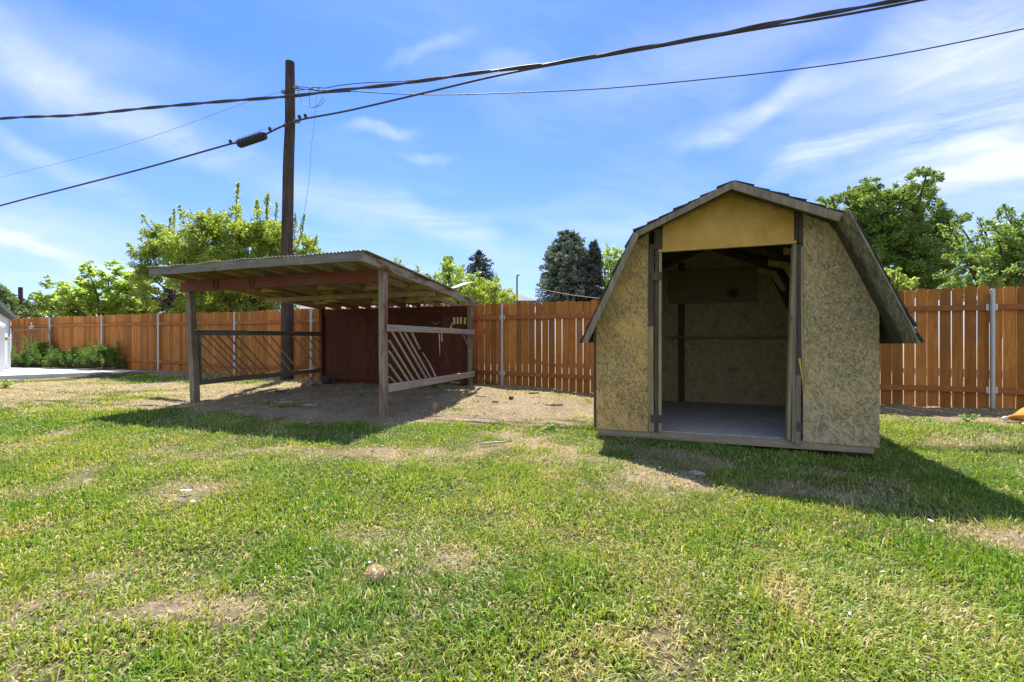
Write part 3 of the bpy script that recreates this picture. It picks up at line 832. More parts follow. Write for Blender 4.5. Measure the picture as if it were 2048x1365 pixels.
def shed():
    t = thing('garden_shed', 'small gambrel shed with open doorway, ochre gable and weathered strand board front', 'shed', (SH_O[0], SH_O[1], 0), SH_A)
    prof = [(-.13, 1.175), (.45, 2.39), (1.45, 2.84), (2.405, 2.41), (2.95, 1.16)]

    def under(x, lo=.05, hi=.025):
        for (x0, z0), (x1, z1) in zip(prof, prof[1:]):
            if x0 <= x <= x1:
                off = lo if abs(z1 - z0) / (x1 - x0) > 1 else hi
                return z0 + (z1 - z0) * (x - x0) / (x1 - x0) - off
    D = 2.9; OVS = (.27, .27, .27, .42); OV = .27
    b = lambda m, n, mt, bv=.003, **k: m.build(n, mt, t, bevel=bv, **k)
    # base and floor
    b(MB().box(.01, 2.76, -.004, .036, .045, .132), 'base_board', M['baseboard'], .006)
    for yy in (.9, 1.8, 2.8): b(MB().box(.05, 2.74, yy, yy + .05, .03, .12), 'floor_joist', M['baseboard'])
    b(MB().box(.02, 2.77, .04, D - .015, .122, .142), 'floor', M['floor'], 0)
    # front panels
    L = [(0, .132), (.6, .132), (.6, under(.6)), (.46, under(.46) - .02), (.40, under(.40)), (0, under(0.0))]
    pn = b(MB().prism(L, -.014, 0), 'left_front_panel', M['osb_l'], 0); flakes(pn, L, 1, 2600, M['flake_l']); pn['label'] = 'ochre flaking strand board panel left of doorway'
    R = [(2.142, .128), (2.8, .115), (2.796, under(2.796) + .02), (2.44, under(2.44)), (2.37, under(2.37) - .01), (2.142, under(2.142))]
    pn = b(MB().prism(R, -.014, 0), 'right_front_panel', M['osb_r'], 0); flakes(pn, R, 2, 4200, M['flake_r']); pn['label'] = 'grey green weathered strand board panel right of doorway'
    G = [(.752, 2.232), (2.062, 2.232), (2.062, under(2.062)), (1.45, under(1.45)), (.752, under(.752))]
    b(MB().prism(G, -.012, 0), 'gable_panel', M['yellow'], .002)
    b(MB().box(.7, 2.085, -.026, .02, 2.202, 2.231), 'lintel', M['yellow'], .004)
    # left side of the doorway
    b(MB().beam((.632, -.024, .135), (.625, -.024, 1.35), .055, .018, (0, 1, 0), 4, .006), 'door_trim', M['trim_tan'])
    b(MB().beam((.627, -.02, 1.352), (.63, -.02, 2.3), .062, .016, (0, 1, 0), 3, .004), 'door_trim', M['trim_brown'])
    b(MB().box(.662, .75, -.021, -.001, 2.236, under(.70) - .01), 'gable_trim', M['trim_brown'])
    b(MB().beam((.69, -.016, .15), (.688, -.016, 2.225), .035, .026, (0, 1, 0), 4, .004), 'door_trim', M['trim_brown'])
    b(MB().beam((.726, -.01, .143), (.728, -.01, 2.196), .034, .07, (0, 1, 0), 3, .003), 'door_jamb', M['trim_tan'])
    for z in (.29, 1.92): b(MB().box(.625, .745, -.05, -.031, z - .045, z + .045), 'hinge', M['trim_brown'], .004)
    # right side of the doorway: split and leaning boards
    b(MB().box(2.068, 2.1, -.021, -.001, 2.234, under(2.08) - .01), 'gable_trim', M['trim_brown'])
    b(MB().box(2.104, 2.14, -.021, -.001, 2.2, under(2.12) - .01), 'gable_trim', M['trim_brown'])
    b(MB().beam((2.005, -.005, .143), (2.062, 0, 2.196), .032, .08, (0, 1, 0), 4, .008), 'door_jamb', M['trim_tan'])
    b(MB().beam((2.045, -.03, .12), (2.085, -.014, 2.19), .03, .03, (0, 1, 0), 5, .012), 'door_jamb', M['trim_grey'])
    b(MB().beam((2.094, -.026, .8), (2.108, -.02, 2.19), .05, .02, (0, 1, 0), 3, .005), 'door_trim', M['trim_brown'])
    b(MB().beam((2.088, -.028, .1), (2.095, -.026, .82), .05, .024, (0, 1, 0), 3, .004), 'door_trim', M['trim_grey'])
    b(MB().beam((2.142, -.03, .66), (2.128, -.03, 2.16), .018, .012, (0, 1, 0), 6, .012), 'splinter', M['trim_tan'], .001)
    b(MB().beam((2.10, -.042, 1.0), (2.135, -.04, .72), .022, .006, (0, 1, 0), 3, .004, .3), 'splinter', M['yellow'], .001)
    b(MB().box(2.082, 2.118, -.052, -.04, .24, .34), 'hinge', M['trim_brown'], .004)
    # corner trims
    b(MB().box(-.032, -.002, -.014, .06, .14, under(0.0) - .03), 'corner_trim', M['trim_brown'])
    # walls
    b(MB().box(-.001, .013, .002, D - .014, .143, under(.002) - .01), 'side_wall', M['osb_inx'], 0)
    b(MB().box(2.786, 2.8, .002, D - .014, .143, under(2.796) - .01), 'side_wall', M['osb_inx'], 0)
    bw = MB().prism([(0, .12), (2.8, .12), (2.8, under(2.796)), (2.405, under(2.405)), (1.45, under(1.45)), (.45, under(.45)), (0, under(0.0))], D - .012, D)
    b(bw, 'back_wall', M['osb_in'], 0)
    # inside framing
    b(MB().box(1.02, 1.12, D - .055, D - .013, .143, 2.55), 'stud', M['trim_brown'])
    b(MB().box(2.70, 2.785, D - .055, D - .013, .143, 1.45), 'stud', M['trim_brown'])
    b(MB().box(.85, 2.7, D - .13, D - .056, 1.245, 1.27), 'shelf_rail', M['trim_grey'])
    pg = b(MB().box(.86, 2.24, D - .062, D - .057, 1.84, 2.42), 'pegboard', M['peg'], 0)
    for yy in (.7, 1.5, 2.2):
        for (xa, za), (xb, zb) in (((.02, 1.36), (.49, 2.30)), ((.49, 2.30), (1.42, 2.69)), ((1.42, 2.69), (2.34, 2.31)), ((2.34, 2.31), (2.775, 1.38))):
            b(MB().beam((xa, yy, za - .01), (xb, yy, zb - .01), .04, .085, (0, 1, 0) if False else (0, 0, 1)), 'rafter', M['trim_brown'])
        b(MB().prism([(2.12, 2.3), (2.36, 2.24), (2.5, 1.95), (2.44, 1.93), (2.3, 2.17), (2.12, 2.22)], yy - .034, yy - .022), 'gusset', M['osb_in'], 0)
        b(MB().prism([(.70, 2.3), (.48, 2.24), (.33, 1.95), (.39, 1.93), (.53, 2.17), (.70, 2.22)], yy - .034, yy - .022), 'gusset', M['osb_in'], 0)
    # roof sheathing + shingles
    for i, ((xa, za), (xb, zb)) in enumerate(zip(prof, prof[1:])):
        d = Vector((xb - xa, zb - za)).normalized(); nn = Vector((-d.y, d.x))
        if nn.y < 0: nn = -nn
        p = [(xa, za), (xb, zb)]
        q = [(xb - nn.x * .022, zb - nn.y * .022), (xa - nn.x * .022, za - nn.y * .022)]
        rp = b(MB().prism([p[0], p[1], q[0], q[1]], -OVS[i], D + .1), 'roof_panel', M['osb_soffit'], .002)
        sh = MB(); rr = random.Random(40 + i); OV = OVS[i]
        LN = math.hypot(xb - xa, zb - za)
        lowfirst = za < zb
        ncol = 24; nrow = max(3, int(LN / .15))
        for r_ in range(nrow):
            for c_ in range(ncol):
                if rr.random() < .05: continue
                u0 = r_ / nrow * LN - rr.uniform(-.008, .025); u1 = u0 + LN / nrow * 1.12
                u0 = max(-.03, u0); u1 = min(LN + .004, u1)
                ya = -OV - .015 + rr.uniform(-.022, .014) * (1 if c_ == 0 else .2) + (D + .14 + OV) * c_ / ncol; yb = -OV + (D + .14 + OV) * (c_ + 1) / ncol - .02
                e0, e1 = (.018 + rr.uniform(0, .014), .006) if lowfirst else (.006, .018 + rr.uniform(0, .014))
                def pt(u, y, e): return (xa + d.x * u + nn.x * e, y, za + d.y * u + nn.y * e)
                base = .001 + .0007 * ((r_ * 7 + c_ * 3) % 5)
                sh.add([pt(u0, ya, base), pt(u1, ya, base), pt(u1, yb, base), pt(u0, yb, base), pt(u0, ya, e0), pt(u1, ya, e1), pt(u1, yb, e1), pt(u0, yb, e0)],
                       [(0, 3, 2, 1), (4, 5, 6, 7), (0, 1, 5, 4), (1, 2, 6, 5), (2, 3, 7, 6), (3, 0, 4, 7)])
        sh.build('shingles', M['shingle'], rp)
    # rake boards on the front edge
    def rake(i, w, mt, x0=0.0, x1=1.0, dy=0.0):
        y = -OVS[i] - .022 - dy
        (xa, za), (xb, zb) = prof[i], prof[i + 1]
        d = Vector((xb - xa, zb - za)).normalized(); nn = Vector((-d.y, d.x))
        if nn.y < 0: nn = -nn
        a = Vector((xa, za)).lerp(Vector((xb, zb)), x0); c = Vector((xa, za)).lerp(Vector((xb, zb)), x1)
        p = [a - nn * .001, c - nn * .001, c - nn * w, a - nn * w]
        b(MB().prism([(q.x, q.y) for q in p], y, y + .02), 'rake_board', mt, .004)
    rake(0, .07, M['trim_grey'], -.0, 1.0)
    rake(1, .068, M['trim_grey'], .02, .995)
    rake(2, .085, M['trim_grey'], .0, 1.0, .0025)
    rake(3, .018, M['trim_grey'], .0, .93)
    return t


shed()


# ------------------------------------------------------------------ lean-to shelter
def shelter():
    t = thing('lean_to_shelter', 'open timber lean to with corrugated tin roof, slatted sides and dark red back wall', 'shelter', (CA_O[0], CA_O[1], 0), CA_A)
    b = lambda m, n, mt, bv=.004, **k: m.build(n, mt, t, bevel=bv, **k)
    W = 3.95; rz = lambda y: 2.405 - .078 * (y + .575)
    # posts
    b(MB().beam((-.0, 0, -.1), (-.02, 0, 2.32), .10, .10, (0, 1, 0), 6, .006), 'post', M['redpost'], .008)
    b(MB().beam((-3.85, 0, -.1), (-4.02, .02, 2.068), .11, .11, (0, 1, 0), 6, .012), 'post', M['greywood_z'], .008)
    b(MB().beam((0, 3.22, -.1), (-.03, 3.22, 2.0), .09, .09, (0, 1, 0), 4, .004), 'post', M['redpost'], .006)
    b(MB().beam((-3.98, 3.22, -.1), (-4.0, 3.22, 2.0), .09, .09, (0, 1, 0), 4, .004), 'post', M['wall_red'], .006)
    # beam and fascia
    b(MB().beam((-4.2, 0, 2.158), (-.062, 0, 2.165), .07, .18, (0, 0, 1), 6, .008), 'beam', M['beam_red'], .008)
    b(MB().beam((-4.1, -.585, rz(-.585) - .075), (.085, -.585, rz(-.585) - .072), .036, .125, (0, 0, 1), 8, .018), 'fascia_board', M['fascia'], .006)
    # rafters
    for i, x in enumerate((-4.06, -3.6, -3.15, -2.7, -2.25, -1.8, -1.35, -.9, -.45)):
        y1 = 3.42 + (i % 3) * .04
        b(MB().beam((x, -.564, rz(-.564) - .062), (x + random.uniform(-.03, .03), y1, rz(y1) - .062), .038, .09), 'rafter', M['rafter'], .004)
    b(MB().beam((.07, -.6, rz(-.6) - .075), (.06, 3.45, rz(3.45) - .062), .034, .125, (0, 0, 1), 6, .004), 'rake_board', M['rake'], .005)
    # cross blocking with lichen, odd lengths
    for (x, y, l, h) in ((-3.38, 1.1, .40, .07), (-2.92, .55, .4, .08), (-2.48, 1.7, .4, .08), (-2.02, 1.1, .4, .08), (-1.57, 2.2, .4, .09), (-1.12, 1.3, .4, .08),
                         (-.68, .7, .4, .08), (-.2, 1.4, .46, .08), (-1.57, .5, .4, .07), (-2.92, 2.3, .4, .08), (-.68, 2.5, .4, .09), (-2.02, 2.75, .4, .09), (-1.12, 2.7, .4, .09), (-3.38, 2.5, .4, .08), (-.2, 2.3, .46, .09)):
        b(MB().beam((x - l / 2, y, rz(y) - .07), (x + l / 2, y + random.uniform(-.02, .02), rz(y) - .075), .035, h), 'blocking', M['block'], .004)
    b(MB().beam((-4.05, 1.65, rz(1.65) - .155), (-.02, 1.6, rz(1.6) - .16), .05, .085, (0, 0, 1), 5, .012), 'purlin', M['rafter'], .005)
    # tin roof, corrugations run down the slope
    def sheet(x0, x1, y0, y1, zf, name, seg=10, rag=0.0):
        xs = np.arange(x0, x1, .0108); ys = np.linspace(y0, y1, seg + 1)
        X, Y = np.meshgrid(xs, ys)
        if rag: Y = Y + np.where(np.arange(seg + 1)[:, None] == 0, RS.normal(0, rag, X.shape[1])[None, :] * 0 + rag * np.sign(np.sin(X / .65 * 6.28)), 0)
        Z = zf(X, Y) + .009 * np.sin(X / .065 * 2 * np.pi)
        ny, nx = X.shape; i = np.arange(nx * ny).reshape(ny, nx)
        q = np.stack([i[:-1, :-1], i[:-1, 1:], i[1:, 1:], i[1:, :-1]], -1).reshape(-1, 4)
        o = np_mesh(name, np.stack([X.ravel(), Y.ravel(), Z.ravel()], 1), quads=q, mat=M['tin'], parent=t)
        s = o.modifiers.new('solid', 'SOLIDIFY'); s.thickness = .0015
        o.data.polygons.foreach_set('use_smooth', [True] * len(o.data.polygons))
        return o
    base = lambda X, Y: 2.408 - .078 * (Y + .575) + .006 * np.sin(X * 2.1 + Y) + .004 * np.sin(X * 9)
    sheet(-4.12, -.72, -.625, 3.55, base, 'tin_roof', 10, .012)
    sheet(-.735, .13, -.62, 2.3, lambda X, Y: base(X, Y) + .006, 'tin_roof', 10, .01)
    curl = lambda X, Y: base(X, Y) + .012 + sstep(2.0, 3.5, Y) * (.12 + .30 * sstep(-.75, .1, X)) - .1 * sstep(-.5, -.75, X) * sstep(2.3, 3.3, Y) + .02 * np.sin(X * 8 + Y * 3)
    cs = sheet(-.74, .06, 2.02, 3.3, curl, 'bent_tin_sheet', 16)
    cs['label'] = 'loose tin sheet curling up at the back corner'
    # dark back wall of vertical boards
    bw = MB(); x = -4.02; k = 0
    while x < -.04:
        wd = random.choice((.22, .26, .3, .2)); x1 = min(x + wd, -.035)
        yy = 3.27 + (.004 if k % 2 else 0) + random.uniform(0, .004)
        bw.prism([(x + .003, .02), (x1 - .004, .02), (x1 - .004, 1.99), (x + .003, 1.99)], yy, yy + .02); x = x1; k += 1
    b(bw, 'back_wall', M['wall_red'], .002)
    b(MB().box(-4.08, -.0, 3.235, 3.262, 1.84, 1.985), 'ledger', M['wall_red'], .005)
    b(MB().beam((-4.0, 3.25, .34), (-.1, 3.25, .30), .03, .09), 'bottom_rail', M['wall_red'])
    # left side: dark frame with 45 degree slats
    b(MB().beam((-3.96, .06, 1.345), (-3.98, 3.2, 1.385), .045, .09, (0, 0, 1), 5, .01), 'top_rail', M['raildark'])
    b(MB().beam((-3.96, .0, 1.396), (-3.98, 3.2, 1.436), .09, .012, (0, 0, 1), 5, .006), 'rail_cap', M['railgrey'], .002)
    b(MB().beam((-3.93, .06, .46), (-3.98, 3.2, .5), .045, .10, (0, 0, 1), 4, .008), 'bottom_rail', M['raildark'])
    b(MB().beam((-3.94, .125, .5), (-3.96, .125, 1.3), .05, .05), 'stile', M['raildark'])
    for v in (-.62, -.42, -.22, .03, .2, .34, .49, .70, .89, 1.27, 1.47, 1.70, 2.32, 2.53, 2.74, 2.98):
        a, zt, v1, zb = v, 1.31, v + .82, .5
        if a < .15: zt -= (.15 - a) * (zt - zb) / .82; a = .15
        if v1 > 3.18: zb += (v1 - 3.18) * (1.31 - .5) / .82; v1 = 3.18
        b(MB().beam((-3.985, a, zt), (-3.975, v1, zb), .018, .034, (1, 0, 0), 2, random.uniform(-.008, .008)), 'slat', M['slatdark'], .002)
    # right side: pale frame, slats broken off towards the back
    b(MB().beam((.062, .0, 1.385), (.055, 3.26, 1.40), .04, .10, (0, 0, 1), 6, .01), 'top_rail', M['railgrey'], .005)
    b(MB().beam((.062, .04, .49), (.06, 3.26, .495), .045, .12, (0, 0, 1), 6, -.01), 'bottom_rail', M['railgrey'], .005)
    for v1 in (.226, .407, .605, .766, .974, 1.178, 1.33):
        v0, zt = v1 - .84, 1.335
        if v0 < .06: zt -= (.06 - v0); v0 = .06
        b(MB().beam((.045, v0, zt), (.045, v1, .55), .016, .032, (1, 0, 0), 3, random.uniform(-.015, .015)), 'slat', M['slat'], .002)
    b(MB().beam((.045, .70, 1.335), (.04, .97, 1.06), .016, .034, (1, 0, 0)), 'slat', M['slat'], .002)['label'] = 'slat broken off short below the top rail'
    b(MB().beam((.045, 1.525, .55), (.045, 1.05, 1.0), .016, .034, (1, 0, 0), 4, .02, .4), 'slat', M['slat'], .002)['label'] = 'splintered stub of slat on the bottom rail'
    b(MB().beam((.035, 1.68, 1.34), (.04, 1.70, .93), .032, .014, (1, 0, 0), 3, .006, .3), 'slat', M['slat'], .002)['label'] = 'thin slat hanging straight down'
    b(MB().beam((.035, 1.78, 1.34), (.035, 1.785, 1.19), .035, .012, (1, 0, 0)), 'slat', M['slat'], .002)
    b(MB().beam((.03, 2.75, 1.34), (0, 3.2, 1.0), .02, .04, (1, 0, 0), 3, .02), 'brace', M['redpost'], .002)
    b(MB().beam((.03, 3.12, 1.05), (.0, 3.2, .55), .02, .05, (1, 0, 0), 3, .02), 'brace', M['redpost'], .002)

    def wpt(x, y, z):
        c, s = math.cos(CA_A), math.sin(CA_A)
        return (CA_O[0] + x * c - y * s, CA_O[1] + x * s + y * c, z)
    # horseshoes on the beam
    for i, x in enumerate((-3.33, -2.52)):
        m = MB(); pts = []
        for k in range(13):
            a = math.radians(-60 + 300 * k / 12 + 270 - 90)
            pts.append(wpt(x + .058 * math.cos(a) * .85, -.046, 2.165 + .07 * math.sin(a)))
        pts = []
        for k in range(13):
            a = math.radians(150 + 240 * k / 12)
            pts.append(wpt(x + .052 * math.cos(a), -.046, 2.15 + .06 * math.sin(a)))
        pts = [wpt(x - .05, -.046, 2.235)] + pts + [wpt(x + .05, -.046, 2.235)]
        m.tube(pts, .009, 5)
        tag(m.build('horseshoe', M['iron'], origin=wpt(x, -.046, 2.15), smooth=True), ('rusty horseshoe nailed to the red beam, nearer the outer corner post', 'rusty horseshoe nailed to the red beam, nearer its middle')[i], 'horseshoe', 'horseshoes on the beam')
    # cards pinned to the red wall
    for i, (x, mt, lab) in enumerate(((-.40, 'tag_w', 'whitish card pinned upright on dark red wall, left end of the row'), (-.315, 'tag_y', 'yellow card pinned next to the whitish card on the red wall'),
                                      (-.235, 'tag_y', 'yellow card pinned between two other yellow cards on the red wall'), (-.14, 'tag_y', 'yellow card pinned closest to the corner post on the red wall'))):
        m = MB(); m.box(-.024, .024, -.002, .002, -.075, .075)
        o = m.build('wall_card', M[mt], origin=(0, 0, 0)); o.location = wpt(x, 3.222, 1.66 - .01 * (i == 3)); o.rotation_euler = (0, .03 * (i - 1), CA_A)
        tag(o, lab, 'card', 'cards on the red wall')
    m = MB(); m.box(-.026, .026, -.002, .002, -.08, -.0).box(-.026, -.014, -.002, .002, .0005, .08).box(.014, .026, -.002, .002, .0005, .08).box(-.0135, .0135, -.002, .002, .06, .08)
    o = m.build('wall_card', M['tag_y']); o.location = wpt(-.475, 3.222, 1.53); o.rotation_euler = (0, .45, CA_A)
    tag(o, 'yellow card with a cut out hole hanging crooked below the row', 'card', 'cards on the red wall')
    # crescent ornament
    m = MB()
    pts = [wpt(-.86 + .105 * math.cos(math.radians(a)), 3.22, 1.69 + .09 * math.sin(math.radians(a))) for a in range(195, 351, 12)]
    m.tube(pts, [.004 + .012 * math.sin(math.pi * k / (len(pts) - 1)) for k in range(len(pts))], 5)
    tag(m.build('crescent_ornament', M['chunk'], origin=wpt(-.86, 3.22, 1.6)), 'pale curved crescent hanging on the dark red wall', 'ornament')
    # dry vines on the wall
    for i, (x, lab) in enumerate(((-2.35, 'dry leafless vine climbing the red wall, left of the pale front post'), (-.62, 'thin dry vine on red wall beside the crooked yellow card'))):
        m = MB(); rr = random.Random(60 + i)
        for s in range(6 if i == 0 else 4):
            p = [x + rr.uniform(-.25, .25), 1.9 - rr.uniform(0, .35)]; pts = []
            for k in range(16):
                pts.append(wpt(p[0], 3.225 - rr.uniform(0, .012), max(p[1], .2)))
                p[0] += rr.uniform(-.07, .07) - (.012 if i == 0 else 0); p[1] -= rr.uniform(.03, .13)
            m.tube(pts, .0035, 4)
        m.tube([wpt(x + .1 - k * .05, 3.22, 1.86 + .03 * math.sin(k * 1.3)) for k in range(10)], .003, 4)
        tag(m.build('dry_vine', M['vine'], origin=wpt(x, 3.22, .25)), lab, 'vine')
    return t


shelter()


# ------------------------------------------------------------------ fence
def fence():
    t = thing('wooden_fence', 'long orange cedar fence of dog eared boards on galvanised posts', 'fence', (0, fence_y(0.0), 0))
    dr = Vector((2274, -880, 0)).normalized()                       # to the right along the fence
    A = Vector(((22 - CX) / F * fence_d(22), fence_d(22), 0))
    org = Vector(t.location)
    def s_of(px):
        d = fence_d(px); return (Vector(((px - CX) / F * d, d, 0)) - A).dot(dr)
    def ztab(tab, px):
        xs = [q[0] for q in tab]; return float(np.interp(px, xs, [q[1] for q in tab]))
    topT = [(q, HC + (HY - y) * fence_d(q) / F) for q, y in ((22, 638), (104, 634.5), (208, 631), (321, 627), (473, 624), (640, 617), (1006, 606), (1185, 601), (1400, 594), (1980, 573), (2048, 571), (2400, 560))]
    zt = lambda s: float(np.interp(s, [s_of(q) for q, _ in topT], [z for _, z in topT]))
    botT = [(s_of(q), HC + (HY - y) * fence_d(q) / F) for q, y in ((22, 722), (321, 741), (473, 752), (640, 757), (960, 769), (1006, 772), (1185, 785), (1780, 811), (1980, 817), (2048, 823), (2400, 850))]
    zb = lambda s: float(np.interp(s, [q for q, _ in botT], [z for _, z in botT])) + .03
    posts = [22, 104, 208, 321, 473, 626, 800, 1006, 1270, 1590, 1980, 2420]
    nrm = Vector((-dr.y, dr.x, 0))                                   # away from the camera
    def pt(s, off, z): q = A + dr * s + nrm * off; return (q.x, q.y, z)
    rr = random.Random(3)
    for i in range(len(posts) - 1):
        s0, s1 = s_of(posts[i]), s_of(posts[i + 1])
        n = max(3, round((s1 - s0) / .152)); wd = (s1 - s0) / n
        m = MB()
        for k in range(n):
            a, c = s0 + k * wd, s0 + (k + 1) * wd
            g = rr.uniform(.0045, .0085); a += g; c -= g
            mid = (a + c) / 2; z1 = zt(mid) + rr.uniform(-.022, .016); z0 = min(zb(mid) - .02, gz1(*pt(mid, .01, 0)[:2]) - .005) + rr.uniform(-.012, .012)
            o = rr.uniform(0, .006); ln = rr.uniform(-.004, .004); e = .028
            P0 = [(a, z0), (c, z0), (c + ln, z1 - e), (c - e + ln, z1), (a + e + ln, z1), (a + ln, z1 - e)]
            vs = [pt(s, o + .004, z) for s, z in P0] + [pt(s, o + .020, z) for s, z in P0]
            fs = [tuple(range(6)), tuple(range(11, 5, -1))] + [(j, 6 + j, 6 + (j + 1) % 6, (j + 1) % 6) for j in range(6)]
            m.add(vs, fs)
        m.build('picket_panel', M['picket'], t, origin=org)
        for top in (True, False):
            h0 = (zt(s0) - .33) if top else zb(s0) + .26; h1 = (zt(s1) - .33) if top else zb(s1) + .26
            md = MB(); md.beam(pt(s0 + .04, -.018, h0), pt(s1 - .04, -.018, h1), .038, .09, (0, 0, 1), 6, rr.uniform(-.012, .012))
            md.build('rail', M['rail_red'], t, origin=org, bevel=.004)
    for i, px in enumerate(posts[:-1]):
        s = s_of(px); z0, z1 = zb(s) - .3, zt(s) - (.05 if px > 900 else .02)
        m = MB(); m.tube([pt(s, -.062, z0), pt(s, -.062, z1 - .012), pt(s, -.062, z1)], [.031, .031, .026], 14)
        p = m.build('post', M['galv'], t, origin=org, smooth=False)
        for z in (zt(s) - .33, zb(s) + .26):
            for sd in (-1, 1):
                q = MB(); a = pt(s + sd * .052, -.045, z - .05); bb = pt(s + sd * .052, -.045, z + .05)
                q.beam(a, bb, .034, .006, tuple(nrm)); q.build('bracket', M['galv'], p, origin=org)
    return pt, s_of, zt, zb


fpt, fs_of, fzt, fzb = fence()

# ------------------------------------------------------------------ utility pole and cables
def curve(pts, n=10):
    """Catmull-Rom through 3D points."""
    P_ = [np.array(p, float) for p in pts]; P_ = [2 * P_[0] - P_[1]] + P_ + [2 * P_[-1] - P_[-2]]
    out = []
    for i in range(1, len(P_) - 2):
        p0, p1, p2, p3 = P_[i - 1:i + 3]
        for k in range(n):
            u = k / n
            out.append(.5 * ((2 * p1) + (-p0 + p2) * u + (2 * p0 - 5 * p1 + 4 * p2 - p3) * u * u + (-p0 + 3 * p1 - 3 * p2 + p3) * u ** 3))
    out.append(P_[-2])
    return out


def span_pt(px, py, off=0.0):
    """Point in the vertical plane of the cable run, which is parallel to the fence."""
    tt = (px - CX) / F; y = (11.4 - .2435 * 5.85 - off) / (1 + .2435 * tt)
    return (tt * y, y, HC + (HY - py) * y / F)


def poles():
    pd = 11.6; bx, by = P(574, 752, pd)[:2]; zb_ = gz1(bx, by)
    t = thing('utility_pole', 'tall dark brown wooden utility pole standing behind the lean to roof', 'utility pole', (bx, by, zb_))
    pts = []; rs = []
    for px, py, wpx in ((574, 760, 24), (575, 600, 23), (574, 500, 21.5), (575.5, 420, 21), (577, 330, 20.5), (580, 250, 19), (580, 200, 18.5), (580, 125, 17)):
        pts.append(P(px, py, pd)); rs.append(wpx / 2 * pd / F)
    cp = curve(pts, 4); rr = np.interp(np.linspace(0, 1, len(cp)), np.linspace(0, 1, len(rs)), rs)
    m = MB(); m.tube(cp, list(rr), 18); m.build('pole_shaft', M['pole'], t, origin=(bx, by, zb_), smooth=False)
    for (px, py, w_, h_) in ((592, 175, 8, 5), (566, 184, 6, 6), (594, 243, 10, 6), (571, 252, 7, 6)):
        c = P(px, py, pd - .08); m = MB(); k = pd / F / 2
        m.box(c[0] - w_ * k, c[0] + w_ * k, c[1] - .04, c[1] + .04, c[2] - h_ * k, c[2] + h_ * k)
        m.tube([(c[0] - w_ * k * 1.5, c[1], c[2]), (c[0] + w_ * k * 1.5, c[1], c[2])], .015, 6)
        m.build('cable_clamp', M['galv_dull'], t, origin=(bx, by, zb_), bevel=.005)
    # heavy twisted cable
    pp = [(-420, 290), (-200, 263), (0, 238), (150, 231), (300, 216), (450, 203), (580, 193), (680, 181), (800, 168), (950, 147), (1100, 128), (1250, 102), (1400, 76), (1550, 46), (1700, 19), (1830, -6), (2050, -52)]
    c = curve([span_pt(a, b_, .35) for a, b_ in pp], 24)
    m = MB()
    for ph in (0, math.pi):
        q = []; L_ = 0
        for i, p in enumerate(c):
            if i: L_ += np.linalg.norm(p - c[i - 1])
            a = L_ * 2 * math.pi / 2.3 + ph
            q.append((p[0], p[1] + .017 * math.sin(a), p[2] + .017 * math.cos(a)))
        m.tube(q, .024, 7)
    tag(m.build('power_cable', M['wire'], origin=tuple(c[0]), smooth=True), 'thick twisted black power cable crossing the whole sky in front of the pole', 'cable')
    c = curve([span_pt(a, b_, .3) for a, b_ in ((1000, 143), (1090, 133), (1300, 98), (1500, 62), (1660, 36), (1840, 0), (2050, -44))], 10)
    m = MB(); m.tube(c, .014, 6)
    tag(m.build('messenger_wire', M['wire'], origin=tuple(c[0]), smooth=True), 'thin black wire running just under the thick twisted cable at upper right', 'cable')
    # telephone cable
    pp = [(-300, 497), (0, 412), (150, 373), (300, 334), (455, 290), (480, 287), (528, 270), (560, 255), (580, 247), (610, 238), (700, 221), (850, 186), (980, 155), (1100, 131), (1300, 96), (1500, 61), (1700, 28), (1880, -7), (2050, -42)]
    c = curve([span_pt(a, b_, .12) for a, b_ in pp], 10)
    m = MB(); m.tube(c, .023, 7)
    tag(m.build('telephone_cable', M['wire'], origin=tuple(c[0]), smooth=True), 'black telephone cable sagging from lower left to the pole and on to upper right', 'cable')
    # splice case and small hangers
    a = Vector(span_pt(477, 289, .12)); bb = Vector(span_pt(530, 271, .12)); d = (bb - a).normalized()
    t2 = thing('splice_case', 'black cylindrical splice case on telephone cable left of the pole', 'splice case', tuple(a))
    m = MB(); m.tube([a - d * .0, a + d * .03, bb - d * .03, bb], [.085, .105, .105, .085], 10)
    for k in range(1, 8): 
        q = a.lerp(bb, k / 8); m.tube([q - d * .008, q + d * .008], .112, 10)
    m.build('case_body', M['black'], t2, origin=tuple(a))
    m = MB(); m.tube([a - d * .25 + Vector((0, 0, .06)), a + Vector((0, 0, .16)), bb + Vector((0, 0, .16)), bb + d * .5 + Vector((0, 0, .06))], .006, 5)
    m.build('support_wire', M['wiregrey'], t2, origin=tuple(a))
    for (px, py, off) in ((462, 287, 0), (541, 262, 0), (600, 238, 0), (612, 236, 0)):
        c0 = Vector(span_pt(px, py, .12)); m = MB(); m.box(-.03, .03, -.03, .03, -.005, .09)
        m.tube([(-.05, 0, .05), (.05, 0, .05)], .012, 5)
        o = m.build('cable_hanger', M['black'], origin=(0, 0, 0), bevel=.005); o.location = c0; o.rotation_euler = (0, -.3, 0)
        tag(o, {462: 'black clamp on telephone cable just left of the splice case', 541: 'black clamp on telephone cable between splice case and pole', 600: 'black clamp on telephone cable touching right side of the pole', 612: 'black clamp on telephone cable a little right of the pole'}[px], 'cable clamp', 'clamps on the telephone cable')
    def wire(name, pp, r, lab, off=.05, mt='wire', n=10):
        c = curve([span_pt(a_, b_, off) for a_, b_ in pp], n); m = MB(); m.tube(c, r, 5)
        return tag(m.build(name, M[mt], origin=tuple(c[0]), smooth=True), lab, 'wire')
    wire('overhead_wire', [(590, 177), (640, 181), (700, 183), (790, 188), (880, 190), (1000, 187), (1200, 178), (1400, 160), (1600, 138), (1800, 108), (2048, 58), (2300, 5)], .0115, 'single black wire from the pole to the right edge, lowest on the right')
